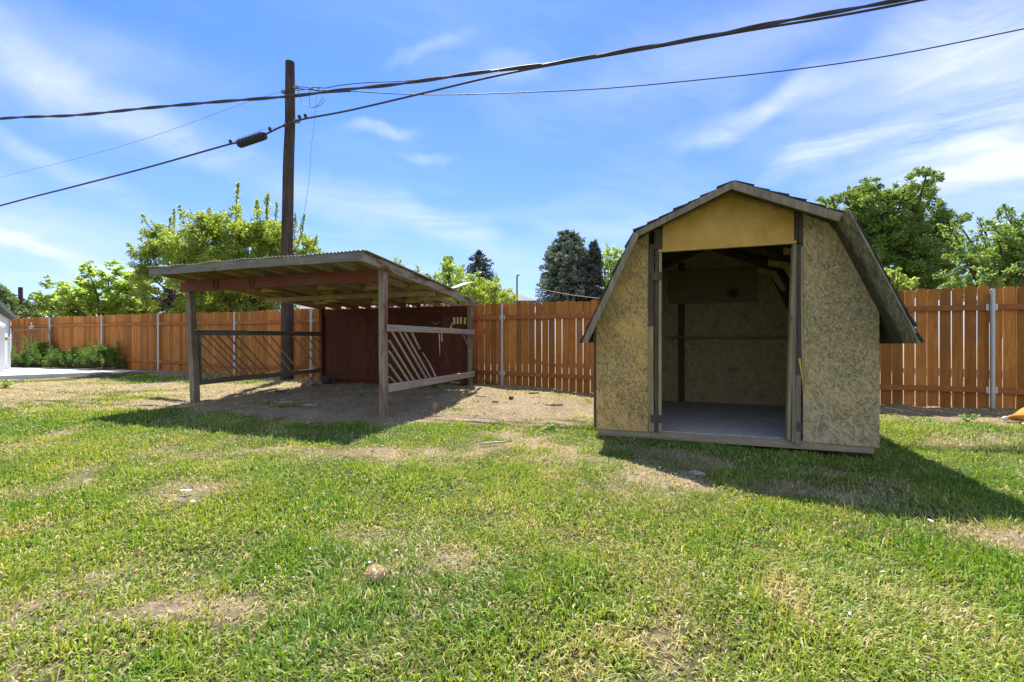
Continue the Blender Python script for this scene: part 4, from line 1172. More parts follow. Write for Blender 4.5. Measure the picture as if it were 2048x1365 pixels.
    wire('overhead_wire', [(-300, 440), (0, 356), (100, 331), (200, 305), (300, 275), (390, 243), (480, 210), (540, 190), (566, 184)], .006, 'hair thin grey wire descending from pole top to the left edge', mt='wiregrey')
    wire('service_wire', [(596, 174), (640, 176), (655, 176), (680, 171), (730, 166), (800, 163), (860, 158)], .011, 'short arched black wire from pole top onto the twisted cable')
    wire('service_wire', [(590, 182), (615, 179), (636, 183), (655, 186), (700, 184)], .009, 'thin black wire with a bead of clamps beside the pole top')
    m = MB(); q = Vector(span_pt(621, 178, .05)); m.blob(tuple(q), (.07, .04, .045), .35, 5)
    m.blob(tuple(Vector(span_pt(637, 176, .05))), (.04, .03, .03), .3, 6)
    tag(m.build('wire_connector', M['galv_dull'], origin=tuple(q)), 'greenish grey bundle of wire connectors right of the pole top', 'connector')
    wire('drop_wire', [(633, 190), (632, 205), (631, 230), (627, 260), (622, 300), (620, 340), (615, 385), (607, 430), (597, 465)], .006, 'loose grey wire dangling from pole top down to the trees', mt='wiregrey')
    wire('looped_wire', [(596, 176), (598, 190), (605, 205), (616, 213), (630, 215), (640, 205), (646, 195), (648, 203), (636, 213), (622, 214), (619, 200), (619, 182)], .0055, 'tangled loops of thin black wire below the pole top')


poles()


# ------------------------------------------------------------------ trees
def tree(name, label, cat, d, base_px, blobs, mat, leaf=.07, dens=1.0, spread=.55, trunk=.1, limbs=14, shoots=(), droop=0.0, aspect=.55, up=.5, group=None, seed=1, clus=.3, z0=None):
    rr = np.random.RandomState(seed)
    bx = (base_px - CX) / F * d
    zg = gz1(bx, d) if z0 is None else z0
    org = (bx, d, zg)
    t = thing(name, label, cat, org, group=group)
    C = []; R = []
    cen = np.mean([b[0] for b in blobs]); wpx = max(np.ptp([b[0] for b in blobs]), 40)
    tips = []; pts = []; out = []
    for (px, py, r) in blobs:
        k = spread * wpx / F * d * .5 * (1 - .6 * abs(px - cen) / wpx)
        for dj in (rr.uniform(-1, -.2), rr.uniform(.1, 1)):
            dd = d + dj * k
            c = np.array(P(px, py, d)); c[1] = dd
            rad = r * d / F
            m = int(max(4, 26 * (r / 40.0) ** 1.0))
            u = rr.normal(0, 1, (m, 3)); u /= np.linalg.norm(u, axis=1, keepdims=True)
            sub = c + u * rad * (rr.rand(m, 1) ** .45) * .95
            for s in sub:
                rc = rad * clus * rr.uniform(.6, 1.35)
                nl = int(dens * 95 * (rc / (leaf * 3.2)) ** 2) + 3
                q = rr.normal(0, 1, (nl, 3)); q /= np.linalg.norm(q, axis=1, keepdims=True)
                q = q * rc * (rr.rand(nl, 1) ** .5); q[:, 2] *= .75
                pts.append(s + q); out.append(q + (s - c) * .4)
            tips.append(c); tips.append(sub[0]); tips.append(sub[-1])
    wood_ = MB()
    top = np.mean([b[1] for b in blobs])
    fork = np.array([bx, d, zg + .35 * (P(0, top, d)[2] - zg)])
    crown_c = np.array(P(cen, top, d))
    wood_.tube(curve([(bx, d, zg - .2), (bx + .02, d, zg + .5 * (fork[2] - zg)), tuple(fork)], 4), list(np.linspace(trunk * 1.15, trunk * .8, 9)), 8)
    rr.shuffle(tips)
    for c in tips[:limbs]:
        mid = fork * .5 + c * .5 + np.array([rr.normal(0, .15), rr.normal(0, .15), -.12 * np.linalg.norm(c - fork) * rr.rand()])
        cv = curve([tuple(fork + rr.normal(0, trunk * .2, 3)), tuple(mid), tuple(c)], 5)
        wood_.tube(cv, list(np.linspace(trunk * .5, trunk * .09 + .004, len(cv))), 6)
    for (p0, p1) in shoots:
        dd = d + rr.uniform(-.8, .8)
        a = np.array(P(p0[0], p0[1], d)); c = np.array(P(p1[0], p1[1], d)); a[1] = c[1] = dd
        wood_.tube([tuple(fork), tuple(fork * .4 + a * .6 + rr.normal(0, .03, 3)), tuple(a), tuple((a + c) / 2 + rr.normal(0, .04, 3)), tuple(c)], [min(.03, trunk * .5), .022 if trunk > .05 else .008, .018 if trunk > .05 else .007, .012 if trunk > .05 else .005, .004], 5)
        n = int(np.linalg.norm(c - a) / leaf * 15 * dens)
        u = rr.rand(n, 1) ** .8
        pts.append(a + (c - a) * u + rr.normal(0, 1, (n, 3)) * (leaf * 1.5) * (1.25 - u)); out.append(rr.normal(0, 1, (n, 3)) + (c - a) * .5)
    wood_.build('trunk', M['bark'], t, origin=org)
    pts = np.concatenate(pts); out = np.concatenate(out)
    out = out / (np.linalg.norm(out, axis=1, keepdims=True) + 1e-6)
    r = leaf * rr.uniform(.55, 1.2, len(pts))
    leaves(pts, r, mat, 'crown', t, org, up=up, aspect=aspect, droop=droop, dirs=out)
    return len(pts)


def conifer(name, label, d, px, top, base_y, halfw, mat, seed=1, levels=22, dens=1.0, shape=.8, ragged=.25, nb=15):
    rr = np.random.RandomState(seed)
    bx = (px - CX) / F * d; zg = gz1(bx, d); org = (bx, d, zg)
    t = thing(name, label, 'tree', org)
    zt_ = P(px, top, d)[2]; zb_ = P(px, base_y, d)[2]; H = zt_ - zb_; Rm = halfw * d / F
    m = MB(); m.tube([(bx, d, zg - .2), (bx, d, zb_), (bx, d, zt_ - .2)], [.22, .18, .02], 8)
    pts = []; dirs = []; rad = []
    for i in range(levels):
        f = (i + .5) / levels
        z = zt_ - f * H * 1.08; R = Rm * f ** shape
        for k in range(nb if i > 3 else 8):
            az = rr.uniform(0, 6.283); L = R * rr.uniform(1 - ragged, 1 + ragged * .6) + .08
            a = np.array([math.cos(az), math.sin(az), 0.0])
            dro = -.18 - .25 * f + rr.normal(0, .12)
            e = np.array([bx, d, z]) + a * L + np.array([0, 0, dro * L + .18 * L])
            st = np.array([bx, d, z + .1])
            if k % 3 == 0: m.tube([tuple(st), tuple(e)], [.03, .008], 4)
            n = int(dens * (10 + 26 * L))
            u = rr.uniform(.25, 1.04, (n, 1)); side = np.cross(a, [0, 0, 1])
            sp = (rr.rand(n, 1) - .5) * .55 * (1.15 - u) * L + rr.normal(0, .05, (n, 1))
            p = st + (e - st) * u + side * sp + np.stack([np.zeros(n), np.zeros(n), .12 * L * (u[:, 0] ** 2) - rr.rand(n) * .16 * L * .6 + rr.normal(0, .05, n)], 1)
            pts.append(p); dirs.append(a + side * sp * 1.2 + rr.normal(0, .25, (n, 3)) + np.array([0, 0, .25])); rad.append(np.full(n, .11) * rr.uniform(.6, 1.3, n))
    m.build('trunk', M['bark'], t, origin=org)
    pts = np.concatenate(pts); dirs = np.concatenate(dirs)
    leaves(pts, np.concatenate(rad) * d / 22, mat, 'crown', t, org, up=.3, aspect=.33, dirs=dirs)
    return len(pts)


def plants():
    n = 0
    n += tree('apple_tree', 'yellow green fruit tree with upright shoots behind the lean to roof', 'tree', 15.5, 487,
              [(318, 505, 22), (335, 480, 26), (355, 520, 34), (395, 500, 34), (430, 520, 40), (460, 480, 38), (505, 470, 42), (545, 480, 40), (580, 480, 34), (600, 500, 22), (340, 560, 30), (400, 560, 38), (455, 565, 40), (510, 560, 45), (560, 560, 40), (360, 595, 26), (430, 605, 36), (490, 605, 36), (550, 605, 36), (600, 545, 20), (310, 470, 10), (500, 520, 45)],
              M['lf_apple'], .05, .6, .7, .16, 26,
              [((335, 475), (337, 413)), ((318, 470), (290, 440)), ((325, 460), (315, 440)), ((390, 480), (376, 418)), ((410, 480), (416, 424)), ((440, 470), (438, 424)), ((462, 460), (463, 404)), ((495, 450), (500, 379)), ((520, 450), (517, 384)), ((507, 440), (508, 396)), ((540, 450), (541, 399)), ((553, 450), (557, 398)), ((575, 470), (577, 420)), ((600, 490), (613, 432)), ((608, 500), (618, 462)), ((480, 460), (478, 412)), ((425, 480), (424, 440)), ((355, 480), (357, 442)), ((310, 520), (291, 497)), ((530, 450), (533, 410)), ((450, 470), (451, 430)), ((565, 450), (566, 415))], seed=4, clus=.34, aspect=.5)
    n += tree('maple_tree', 'bright green layered maple left of the lean to, behind the fence', 'tree', 20, 215,
              [(248, 540, 18), (205, 575, 26), (150, 580, 24), (235, 565, 28), (268, 568, 26), (290, 558, 16), (225, 605, 36), (140, 608, 30), (180, 600, 34), (270, 605, 38), (300, 612, 20), (122, 600, 14), (315, 622, 14), (240, 553, 22), (250, 625, 30), (165, 625, 30)],
              M['lf_maple'], .085, .5, .7, .16, 18, seed=8, clus=.3, aspect=.8, up=1.3)
    n += tree('plum_bush', 'dark purple leaved bush low behind the fence, left of pale corner post', 'bush', 21, 360,
              [(340, 600, 26), (365, 590, 26), (395, 598, 28), (320, 612, 14), (410, 610, 24), (360, 620, 30)], M['lf_dark'], .08, .7, .6, .1, 8, seed=9)
    n += tree('broadleaf_tree', 'deep green tree above the white building at left edge', 'tree', 30, 5,
              [(8, 592, 20), (25, 612, 18), (-15, 600, 30), (28, 632, 18), (0, 625, 30), (-50, 600, 40)], M['lf_far'], .13, .7, .7, .2, 8, seed=10)
    n += tree('broadleaf_tree', 'hazy grey green tree between the far dark pole and the maple', 'tree', 38, 75,
              [(70, 605, 18), (55, 618, 18), (92, 612, 18), (80, 628, 24), (105, 622, 16), (50, 632, 16)], M['lf_far'], .15, .6, .7, .2, 8, seed=12)
    n += tree('peach_tree', 'lime green peach tree with long drooping leaves between lean to and blue spruce', 'tree', 11.8, 940,
              [(893, 540, 12), (912, 548, 18), (885, 565, 20), (925, 570, 26), (955, 575, 24), (985, 580, 22), (900, 590, 26), (945, 598, 28), (990, 600, 26), (1015, 595, 16), (868, 575, 14), (1028, 594, 8), (965, 560, 12)],
              M['lf_peach'], .055, .75, .8, .08, 12, [((893, 550), (893, 516)), ((915, 545), (921, 522)), ((900, 545), (903, 520)), ((880, 560), (872, 540))], droop=.9, seed=14, aspect=.3, clus=.36)
    n += tree('peach_tree', 'light green sprays of a tree just showing over the tin roof edge', 'tree', 13, 818,
              [(800, 545, 10), (820, 548, 12), (815, 565, 22), (842, 565, 16), (835, 590, 26)], M['lf_peach'], .065, .8, .7, .07, 7, [((800, 550), (797, 522)), ((822, 550), (826, 524)), ((810, 545), (808, 528))], droop=.7, seed=15, aspect=.3)
    n += tree('broadleaf_tree', 'olive green treetop beside the dark chimney', 'tree', 21, 852, [(852, 552, 9), (842, 560, 10), (862, 560, 10), (850, 580, 20)], M['lf_far'], .08, .7, .7, .1, 5, seed=16)
    n += tree('broadleaf_tree', 'pale green tree between the narrow conifer and the shed roof', 'tree', 27, 1222,
              [(1212, 512, 12), (1230, 505, 12), (1205, 530, 14), (1225, 535, 20), (1245, 520, 20), (1205, 560, 16), (1225, 565, 22), (1250, 560, 30), (1215, 590, 20), (1270, 540, 40)], M['lf_maple'], .1, .55, .7, .15, 10, [((1215, 510), (1213, 488)), ((1232, 505), (1236, 492))], seed=17)
    n += tree('ash_tree', 'large rounded green tree rising behind the right side of shed roof', 'tree', 19, 1770,
              [(1690, 400, 26), (1715, 385, 22), (1665, 405, 18), (1740, 408, 26), (1790, 385, 24), (1815, 395, 24), (1770, 425, 34), (1715, 440, 38), (1810, 440, 36), (1845, 440, 20), (1660, 450, 30), (1855, 475, 26), (1868, 492, 16), (1760, 480, 46), (1820, 495, 42), (1700, 500, 44), (1858, 520, 22), (1780, 540, 46), (1840, 545, 38), (1800, 575, 40), (1740, 465, 44), (1770, 395, 26), (1835, 470, 34), (1690, 430, 36), (1720, 560, 50), (1858, 560, 18), (1850, 415, 12), (1838, 405, 12), (1640, 410, 8)],
              M['lf_right'], .06, .7, .75, .24, 26, seed=20, clus=.32, aspect=.6)
    n += tree('leafy_shrub', 'pale green shrub peeking over the fence beside the broken shed eave', 'shrub', 10.2, 1790,
              [(1775, 545, 11), (1768, 562, 14), (1795, 560, 16), (1815, 568, 14), (1785, 580, 22)], M['lf_maple'], .05, .8, .7, .05, 6, seed=21)
    n += tree('plum_tree', 'fresh green shrubby tree with arching sprays over the right end of fence', 'tree', 8.6, 2030,
              [(1990, 500, 34), (2030, 480, 36), (1965, 520, 24), (2010, 540, 34), (2050, 530, 40), (1945, 545, 18), (1980, 560, 26), (2090, 470, 50), (2080, 540, 50), (1950, 562, 22), (1990, 578, 24), (2030, 515, 34), (1960, 490, 14), (1975, 465, 14), (2020, 450, 20), (2020, 580, 26)],
              M['lf_shrub'], .042, .6, .7, .08, 14,
              [((1995, 490), (1935, 450)), ((1990, 480), (1942, 432)), ((2000, 470), (1960, 428)), ((2020, 470), (1990, 416)), ((2030, 460), (2012, 420)), ((2045, 450), (2040, 405)), ((2060, 440), (2062, 405)), ((1975, 500), (1938, 480)), ((1970, 510), (1925, 505)), ((1960, 540), (1918, 545)), ((1960, 545), (1925, 555))], seed=23, clus=.34, aspect=.42)
    n += conifer('blue_spruce', 'broad blue green spruce tree behind the fence left of the shed', 22, 1133, 466, 612, 60, M['needle'], 3, 24, 1.5, .38, .35, 17)
    n += conifer('conifer_tree', 'narrow dark conifer tucked against the right side of blue spruce', 21, 1188, 486, 612, 26, M['needle2'], 5, 20, 1.2, .5, .2, 11)
    n += conifer('pine_tree', 'dark ragged pine behind the lime green peach tree', 25, 958, 503, 575, 48, M['needle2'], 6, 13, .55, .75, .4, 9)
    print('leaves', n)
    # bushes at the foot of the fence on the left
    for i, (bl, bp, lab) in enumerate((
            ([(45, 720, 15), (62, 710, 16), (80, 702, 16), (96, 708, 17), (35, 727, 11), (75, 724, 16), (98, 727, 14), (88, 694, 10), (20, 732, 7)], 70, 'dark green bush in front of the old wire gate'),
            ([(108, 724, 14), (170, 726, 13), (118, 714, 16), (135, 717, 16), (150, 718, 15), (128, 728, 13), (160, 726, 13)], 137, 'low dark green bush between the two taller bushes by the fence'),
            ([(182, 715, 16), (205, 711, 17), (222, 703, 16), (228, 719, 15), (200, 727, 13), (175, 728, 11), (240, 730, 8)], 205, 'dark green bush climbing the third fence post from the left'))):
        dd = fence_d(bp) - .75
        tree('fence_bush', lab, 'bush', dd, bp, bl, M['lf_bush'], .028, .55, .3, .03, 8, shoots=[((q, yy), (q + random.uniform(-7, 7), yy - random.uniform(8, 26))) for (q, yy, _) in bl for _k in range(5)], aspect=.32, group='bushes along the left fence', seed=30 + i, clus=.45, z0=gz1((bp - CX) / F * dd, dd))


plants()


def weed(px, py, d, h, lab, seed, mat='lf_bush', n=40, leaf=.025):
    x = (px - CX) / F * d; z = gz1(x, d); rr = np.random.RandomState(seed)
    t = thing('weed', lab, 'plant', (x, d, z))
    m = MB(); pts = []
    for k in range(7):
        a = rr.uniform(0, 6.28); l = h * rr.uniform(.5, 1.0)
        e = (x + math.cos(a) * l * .6, d + math.sin(a) * l * .6, z + l * rr.uniform(.5, 1))
        m.tube([(x, d, z - .02), ((x + e[0]) / 2, (d + e[1]) / 2, z + l * .6), e], [.003, .0025, .0015], 4)
        u = rr.uniform(.3, 1.05, (n // 7 + 1, 1))
        pts.append(np.array([x, d, z]) + (np.array(e) - np.array([x, d, z])) * u + rr.normal(0, leaf * .6, (len(u), 3)))
    m.build('stem', M['clover'], t, origin=(x, d, z))
    leaves(np.concatenate(pts), leaf * rr.uniform(.7, 1.2, sum(len(p) for p in pts)), M[mat], 'foliage', t, (x, d, z), up=.8, aspect=.5)


weed(978, 768, 10.0, .2, 'bright little weed at the fence foot beside the shelter corner', 1, 'lf_peach', 30, .03)
weed(868, 778, 9.2, .32, 'shaded weed clump under the pale bottom rail', 2, 'lf_bush', 90, .03)
weed(1098, 868, 5.6, .16, 'broad leaved weed in bare soil left of the shed', 3, 'lf_shrub', 50, .03)
weed(532, 812, 7.4, .13, 'small weed at the edge of shelter shadow near the leaning post', 4, 'lf_peach', 40, .025)
weed(1290, 825, 8.4, .14, 'weed growing against the fence hidden by the shed corner', 5, 'lf_bush', 40, .025)
weed(8, 760, 9.5, .2, 'light green weed clump at the left edge below the concrete slab', 6, 'lf_peach', 90, .035)
weed(437, 735, 11.8, .4, 'sunlit sapling behind the slatted side of the shelter', 7, 'lf_peach', 40, .04)
weed(1935, 835, 6.1, .17, 'grassy weed at foot of the fence near the right post', 8, 'lf_shrub', 60, .025)

# ------------------------------------------------------------------ concrete slab, house, lamp, gate, neighbours
m = MB(); zt_ = .30
pl = [(-24, 7.0), (-13.65, 11.75), (-11.85, 13.85), (-11.9, 14.05), (-17.2, 16.2), (-28, 16.2)]
m.prism(pl, .05, zt_, 'z')
o = m.build('concrete_slab', M['conc'], bevel=.012); o['kind'] = 'structure'


def house_left():
    a = Vector((-32.1, 28.2)); d_ = Vector((1.06, -1)).normalized(); n = Vector((-d_.y, d_.x)) * -1
    L = 16.0; bb = a + d_ * L
    t = thing('white_house', 'pale building with dark flat roof edge at the left edge behind the lamp column', 'house', (a.x, a.y, .25)); o = tuple(t.location)
    def foot(p, q, k0, k1):
        u = (q - p).normalized(); p2 = p - u * k1; q2 = q + u * k1
        return [tuple(p2 - n * k0), tuple(q2 - n * k0), tuple(q2 + n * (-k0 + 7)), tuple(p2 + n * (-k0 + 7))]
    MB().prism(foot(a, bb, 0, 0), 0, 2.7, 'z').build('wall', M['wallwhite'], t, origin=o)
    MB().prism(foot(a, bb, .3, 1.0), 2.62, 2.84, 'z').build('roof', M['darkroof'], t, origin=o, bevel=.01)
    # lamp column
    d2 = 13.2
    c = P(-4, 725, d2)
    t2 = thing('lamp_column', 'white square column with white lantern at the left edge', 'lamp column', (c[0], d2, .28))
    k = d2 / F
    m = MB(); m.box(c[0] - 7 * k, c[0] + 6.5 * k, d2 - .1, d2 + .1, .28, P(0, 655, d2)[2]); m.build('column', M['white'], t2, origin=tuple(t2.location), bevel=.01)
    m = MB(); cz = P(0, 650, d2)[2]; q = [(c[0] + 7 * k, d2 - .05, cz - .07), (c[0] + 7 * k, d2 - .05, cz - .03), (c[0] + 7 * k, d2 - .05, cz + .03), (c[0] + 7 * k, d2 - .05, cz + .08)]
    m.tube(q, [.11, .13, .09, .02], 10); m.build('lantern', M['lampwhite'], t2, origin=tuple(t2.location))
    d3 = 14.6; c = P(14.5, 722, d3); k = d3 / F
    t3 = thing('gate_post', 'short white post with orange wood offcut on top, beside the white wall', 'post', (c[0], d3, .28))
    m = MB(); m.box(c[0] - 3.6 * k, c[0] + 3.6 * k, d3 - .05, d3 + .05, .28, P(0, 675, d3)[2]); m.build('post_body', M['white'], t3, origin=tuple(t3.location), bevel=.008)
    m = MB(); m.box(c[0] + .2 * k, c[0] + 3.8 * k, d3 - .09, d3 - .052, P(0, 681, d3)[2], P(0, 675, d3)[2]); m.build('offcut', M['picket'], t3, origin=tuple(t3.location))


house_left()


def wire_gate():
    d = fence_d(62) - .5
    org = P(62, 722, d); org = (org[0], d, gz1(org[0], d))
    t = thing('wire_gate', 'old tubular wire gate with scroll top leaning on the left fence', 'gate', org)
    def q(px, py, lean=0.0): 
        dd = fence_d(px) - .32 - .25 * max(0, (py - 655)) / 70
        return P(px, py, dd)
    fr = [q(24, 735), q(26, 690), q(28, 668), q(31, 662), q(36, 660), (q(62, 659)), q(92, 659), q(97, 661), q(99.5, 668), q(100, 690), q(101, 735)]
    m = MB(); m.tube(curve(fr, 5), .022, 8); m.build('frame', M['galv_dull'], t, origin=org, smooth=True)
    m = MB(); m.tube([q(63, 659), q(63, 735)], .016, 7); m.build('center_bar', M['galv_dull'], t, origin=org, smooth=True)
    m = MB(); m.tube([q(32, 665), q(31, 735)], .016, 7); m.build('hinge_bar', M['galv_dull'], t, origin=org, smooth=True)
    m = MB(); c = q(63, 655)
    for k in (-1, 1):
        pts = [(c[0] + k * (.03 + .09 * math.cos(a)), c[1], c[2] + .06 * math.sin(a)) for a in np.linspace(0, 5.5, 14)]
        m.tube(pts, .01, 5)
    m.tube([(c[0], c[1], c[2] - .05), (c[0], c[1], c[2] + .13)], .012, 5)
    m.blob((c[0], c[1], c[2] + .14), (.03, .03, .03), 0, 1, 1)
    m.build('scroll_top', M['galv'], t, origin=org)
    m = MB()
    for k in range(-8, 20):
        a = 33 + k * 6
        for s in (1, -1):
            x0, y0, x1, y1 = (a, 662, a + 40, 734) if s == 1 else (a + 40, 662, a, 734)
            def clip(x0, y0, x1, y1):
                f = [0.0, 1.0]
                for lo in (33, 98):
                    if (x0 - lo) * (x1 - lo) < 0:
                        u = (lo - x0) / (x1 - x0); f.append(u)
                us = sorted(f)
                for u, v in zip(us, us[1:]):
                    mm = x0 + (x1 - x0) * (u + v) / 2
                    if 33 < mm < 98: return (x0 + (x1 - x0) * u, y0 + (y1 - y0) * u, x0 + (x1 - x0) * v, y0 + (y1 - y0) * v)
            r = clip(x0, y0, x1, y1)
            if r: m.tube([q(r[0], r[1]), q(r[2], r[3])], .0022, 3)
    m.build('wire_mesh', M['galv_dull'], t, origin=org)


wire_gate()


def neighbours():
    # grey hip roofed house behind the peach tree
    d = 24
    x0, x1 = P(845, 0, d)[0], P(1062, 0, d)[0]; ze = P(0, 603, d)[2]; zr = P(0, 562, d)[2]
    t = thing('neighbour_house', 'house with grey hip roof mostly hidden behind the lime green peach tree', 'house', ((x0 + x1) / 2, d + 3, .1)); o = tuple(t.location)
    MB().box(x0, x1, d, d + 6, 0, ze).build('wall', M['siding'], t, origin=o)
    e = .4; m = MB()
    m.add([(x0 - e, d - e, ze), (x1 + e, d - e, ze), (x1 + e, d + 6 + e, ze), (x0 - e, d + 6 + e, ze), (x0 + 1.8, d + 3, zr), (x1 - 1.8, d + 3, zr)],
          [(0, 1, 5, 4), (1, 2, 5), (2, 3, 4, 5), (3, 0, 4), (3, 2, 1, 0)])
    r = m.build('roof', M['greyroof'], t, origin=o)
    c = P(896, 522, d + 1.5); MB().box(c[0] - .26, c[0] + .26, d + 1.3, d + 1.9, ze + .3, P(0, 514, d + 1.5)[2]).build('chimney', M['chim'], r, origin=o, bevel=.01)
    MB().box(x1 - 2.2, x1 - 1.2, d - .02, d + .001, 1.0, 2.0).build('window', M['chim'], t, origin=o)
    c = P(1034, 600, d - .7)
    t2 = thing('service_mast', 'thin dark pipe mast with bent head above the grey house roof', 'mast', (c[0], d - .7, .1))
    m = MB(); a = P(1034, 551, d - .7)
    m.tube([(c[0], c[1], .1), (c[0], c[1], a[2] - .1), (c[0] + .02, c[1], a[2]), (c[0] + .12, c[1], a[2] + .03)], [.045, .045, .05, .06], 8)
    m.build('pipe', M['galv_dull'], t2, origin=tuple(t2.location), smooth=True)
    # low grey roof behind the pole
    d = 18
    x0, x1 = P(592, 0, d)[0], P(740, 0, d)[0]; ze = P(0, 622, d)[2]; zr = P(0, 598, d + 2)[2]
    t = thing('neighbour_shed', 'low outbuilding with pale grey roof seen between utility pole and red wall', 'outbuilding', ((x0 + x1) / 2, d + 2, .1)); o = tuple(t.location)
    MB().box(x0, x1, d, d + 4, 0, ze).build('wall', M['siding'], t, origin=o)
    m = MB(); m.prism([(d - .3, ze), (d + 2, zr), (d + 4.3, ze), (d + 4.3, ze + .06), (d + 2, zr + .06), (d - .3, ze + .06)], x0 - .2, x1 + .2, 'x')
    m.build('roof', M['greyroof'], t, origin=o)
    # far pole
    d = 34; c = P(41, 640, d)
    m = MB(); m.tube([(c[0], d, -.1), (c[0], d, P(0, 575, d)[2])], [.17, .13], 8)
    tag(m.build('utility_pole', M['pole'], origin=(c[0], d, 0)), 'slim far off dark pole between two trees at far left', 'utility pole')
    # slack wire in front of the spruce
    m = MB(); m.tube(curve([P(1050, 575, 19), P(1086, 580, 19), P(1130, 588, 19), P(1180, 595, 19), P(1400, 620, 19)], 6), .008, 5)
    tag(m.build('slack_wire', M['tag_w'], origin=P(1086, 580, 19)), 'thin pale wire sloping across the lower part of blue spruce', 'wire')


neighbours()


# ------------------------------------------------------------------ things lying on the ground
def gp(px, py):
    """Where the sight line through a pixel meets the ground."""
    d = 5.0
    for _ in range(40):
        x = (px - CX) / F * d; z = gz1(x, d); d = d * .5 + .5 * (HC - z) * F / (py - HY)
    return (px - CX) / F * d, d, gz1((px - CX) / F * d, d)


def lump(name, px, py, r, lab, cat, mt, seed, rough=.3, up=0.0, rot=0.0):
    x, y, z = gp(px, py); m = MB(); m.blob((0, 0, 0), r, rough, seed, 3)
    o = m.build(name, M[mt], smooth=False); o.location = (x, y, z + r[2] * .55 + up); o.rotation_euler = (0, 0, rot)
    return tag(o, lab, cat)


def chip(name, px, py, size, lab, cat, mt, seed, rot=(0, 0, 0), up=.01):
    """An irregular splinter with thickness."""
    x, y, z = gp(px, py); rr = random.Random(seed); L, W, H = size
    top = [(-L / 2, -W * .3), (-L * .2, -W / 2), (L * .3, -W * .42), (L / 2, -W * .1), (L * .42, W * .3), (L * .05, W / 2), (-L * .4, W * .35)]
    top = [(a + rr.uniform(-.1, .1) * L, b_ + rr.uniform(-.15, .15) * W) for a, b_ in top]
    m = MB(); m.prism(top, 0, H, 'z')
    o = m.build(name, M[mt], bevel=min(H, W) * .15); o.location = (x, y, z + up); o.rotation_euler = rot
    return tag(o, lab, cat)


lump('wood_stump', 870, 822, (.045, .04, .085), 'small upright tan stump at the edge of shelter shadow', 'stump', 'chunk', 3, .2)
lump('wood_stump', 885, 818, (.025, .02, .035), 'tiny brown knob of wood beside the small upright stump', 'stump', 'chunk', 4, .3)
chip('wood_chunk', 926, 797, (.1, .07, .1), 'reddish split chunk of wood on the mound edge', 'wood chunk', 'chunk', 5, (.2, -.3, .4))
chip('wood_chunk', 905, 806, (.16, .05, .05), 'jagged grey splinter of wood lying left of the reddish chunk', 'wood chunk', 'trim_grey', 6, (.1, -.4, .3))
chip('wood_chunk', 912, 773, (.26, .08, .04), 'pale short board under the back end of the pale bottom rail', 'board', 'trim_grey', 7, (0, 0, -.3), .06)
lump('stone', 858, 797, (.08, .05, .02), 'flat grey stone in shade below the weed clump', 'stone', 'stone', 8, .25)
chip('bark_piece', 963, 795, (.13, .06, .02), 'flat dry bark piece on the sunny mound near its top', 'bark piece', 'chunk', 9, (.2, .1, .3))
chip('bark_piece', 990, 806, (.12, .05, .02), 'dark bark piece lying mid slope on the sunny mound', 'bark piece', 'trim_brown', 10, (.1, 0, -.2))
chip('bark_piece', 1022, 800, (.09, .06, .05), 'small brown wedge of bark right of the mound crest', 'bark piece', 'trim_brown', 11, (.3, .2, .5))
chip('stick', 1068, 789, (.22, .03, .025), 'brown stick lying near the foot of fence', 'stick', 'trim_brown', 12, (0, 0, .3))
chip('stick', 1110, 813, (.3, .025, .02), 'thin stick on bare soil between mound and shed', 'stick', 'trim_brown', 13, (0, 0, .1))
chip('stick', 990, 893, (.32, .03, .018), 'pale weathered stick in the grass in front of the bare soil', 'stick', 'railgrey', 14, (0, 0, .35), .03)
lump('earth_heap', 622, 772, (.2, .16, .13), 'mossy lump of earth and root left of the red wall', 'earth heap', 'chunk', 15, .35)
lump('earth_heap', 655, 768, (.16, .14, .1), 'dark earth lump at the bottom left corner of red wall', 'earth heap', 'bark', 16, .35)
chip('bark_piece', 560, 786, (.2, .08, .04), 'bark scrap on pale straw behind the leaning post', 'bark piece', 'trim_brown', 17, (.1, .1, .2))
lump('stone', 620, 812, (.1, .07, .02), 'flat pale stone sunk in shaded soil under the roof', 'stone', 'stone', 18, .2)
lump('stone', 572, 806, (.12, .05, .015), 'thin grey stone in shaded soil nearer the leaning post', 'stone', 'stone', 19, .2)
lump('stone', 1393, 950, (.07, .045, .02), 'grey stone on bare patch in the shadow before the shed', 'stone', 'stone', 20, .25)
# dry clump in the foreground, made of straw
x, y, z = gp(752, 1166)
t = thing('straw_clump', 'tan ball of dried grass in the front lawn', 'straw clump', (x, y, z))
m = MB(); m.blob((x, y, z + .045), (.04, .032, .03), .3, 21, 3); m.build('clump_core', M['dry'], t, origin=(x, y, z))
rr = np.random.RandomState(2); n = 420
u = rr.normal(0, 1, (n, 3)); u /= np.linalg.norm(u, axis=1, keepdims=True); u[:, 2] = np.abs(u[:, 2]) * .8 + .05
leaves(np.array([x, y, z + .022]) + np.array([0, 0, .02]) + u * np.array([.047, .038, .04]), .013 * rr.uniform(.5, 1.5, n), M['dry'], 'dry_blades', t, (x, y, z), up=.2, aspect=.14)
for i, (px, py, s, lab) in enumerate(((739, 1150, .008, 'white petal on the tan straw ball'), (792, 1121, .009, 'white petal in the grass right of and behind the straw ball'), (787, 1197, .008, 'white petal in the grass in front of the straw ball'),
                                      (1766, 1164, .011, 'white curled petal in the right foreground lawn'), (1700, 1252, .008, 'white scrap in the lower right foreground lawn'), (1861, 1057, .013, 'bluish white scrap inside the tip of shed shadow'),
                                      (620, 1117, .006, 'white scrap in the lawn left of the straw ball'))):
    o = chip('petal', px, py, (s * 2, s * 1.2, .003), lab, 'petal', 'paper', 50 + i, (.3, .25, i), .05 if i else .062)
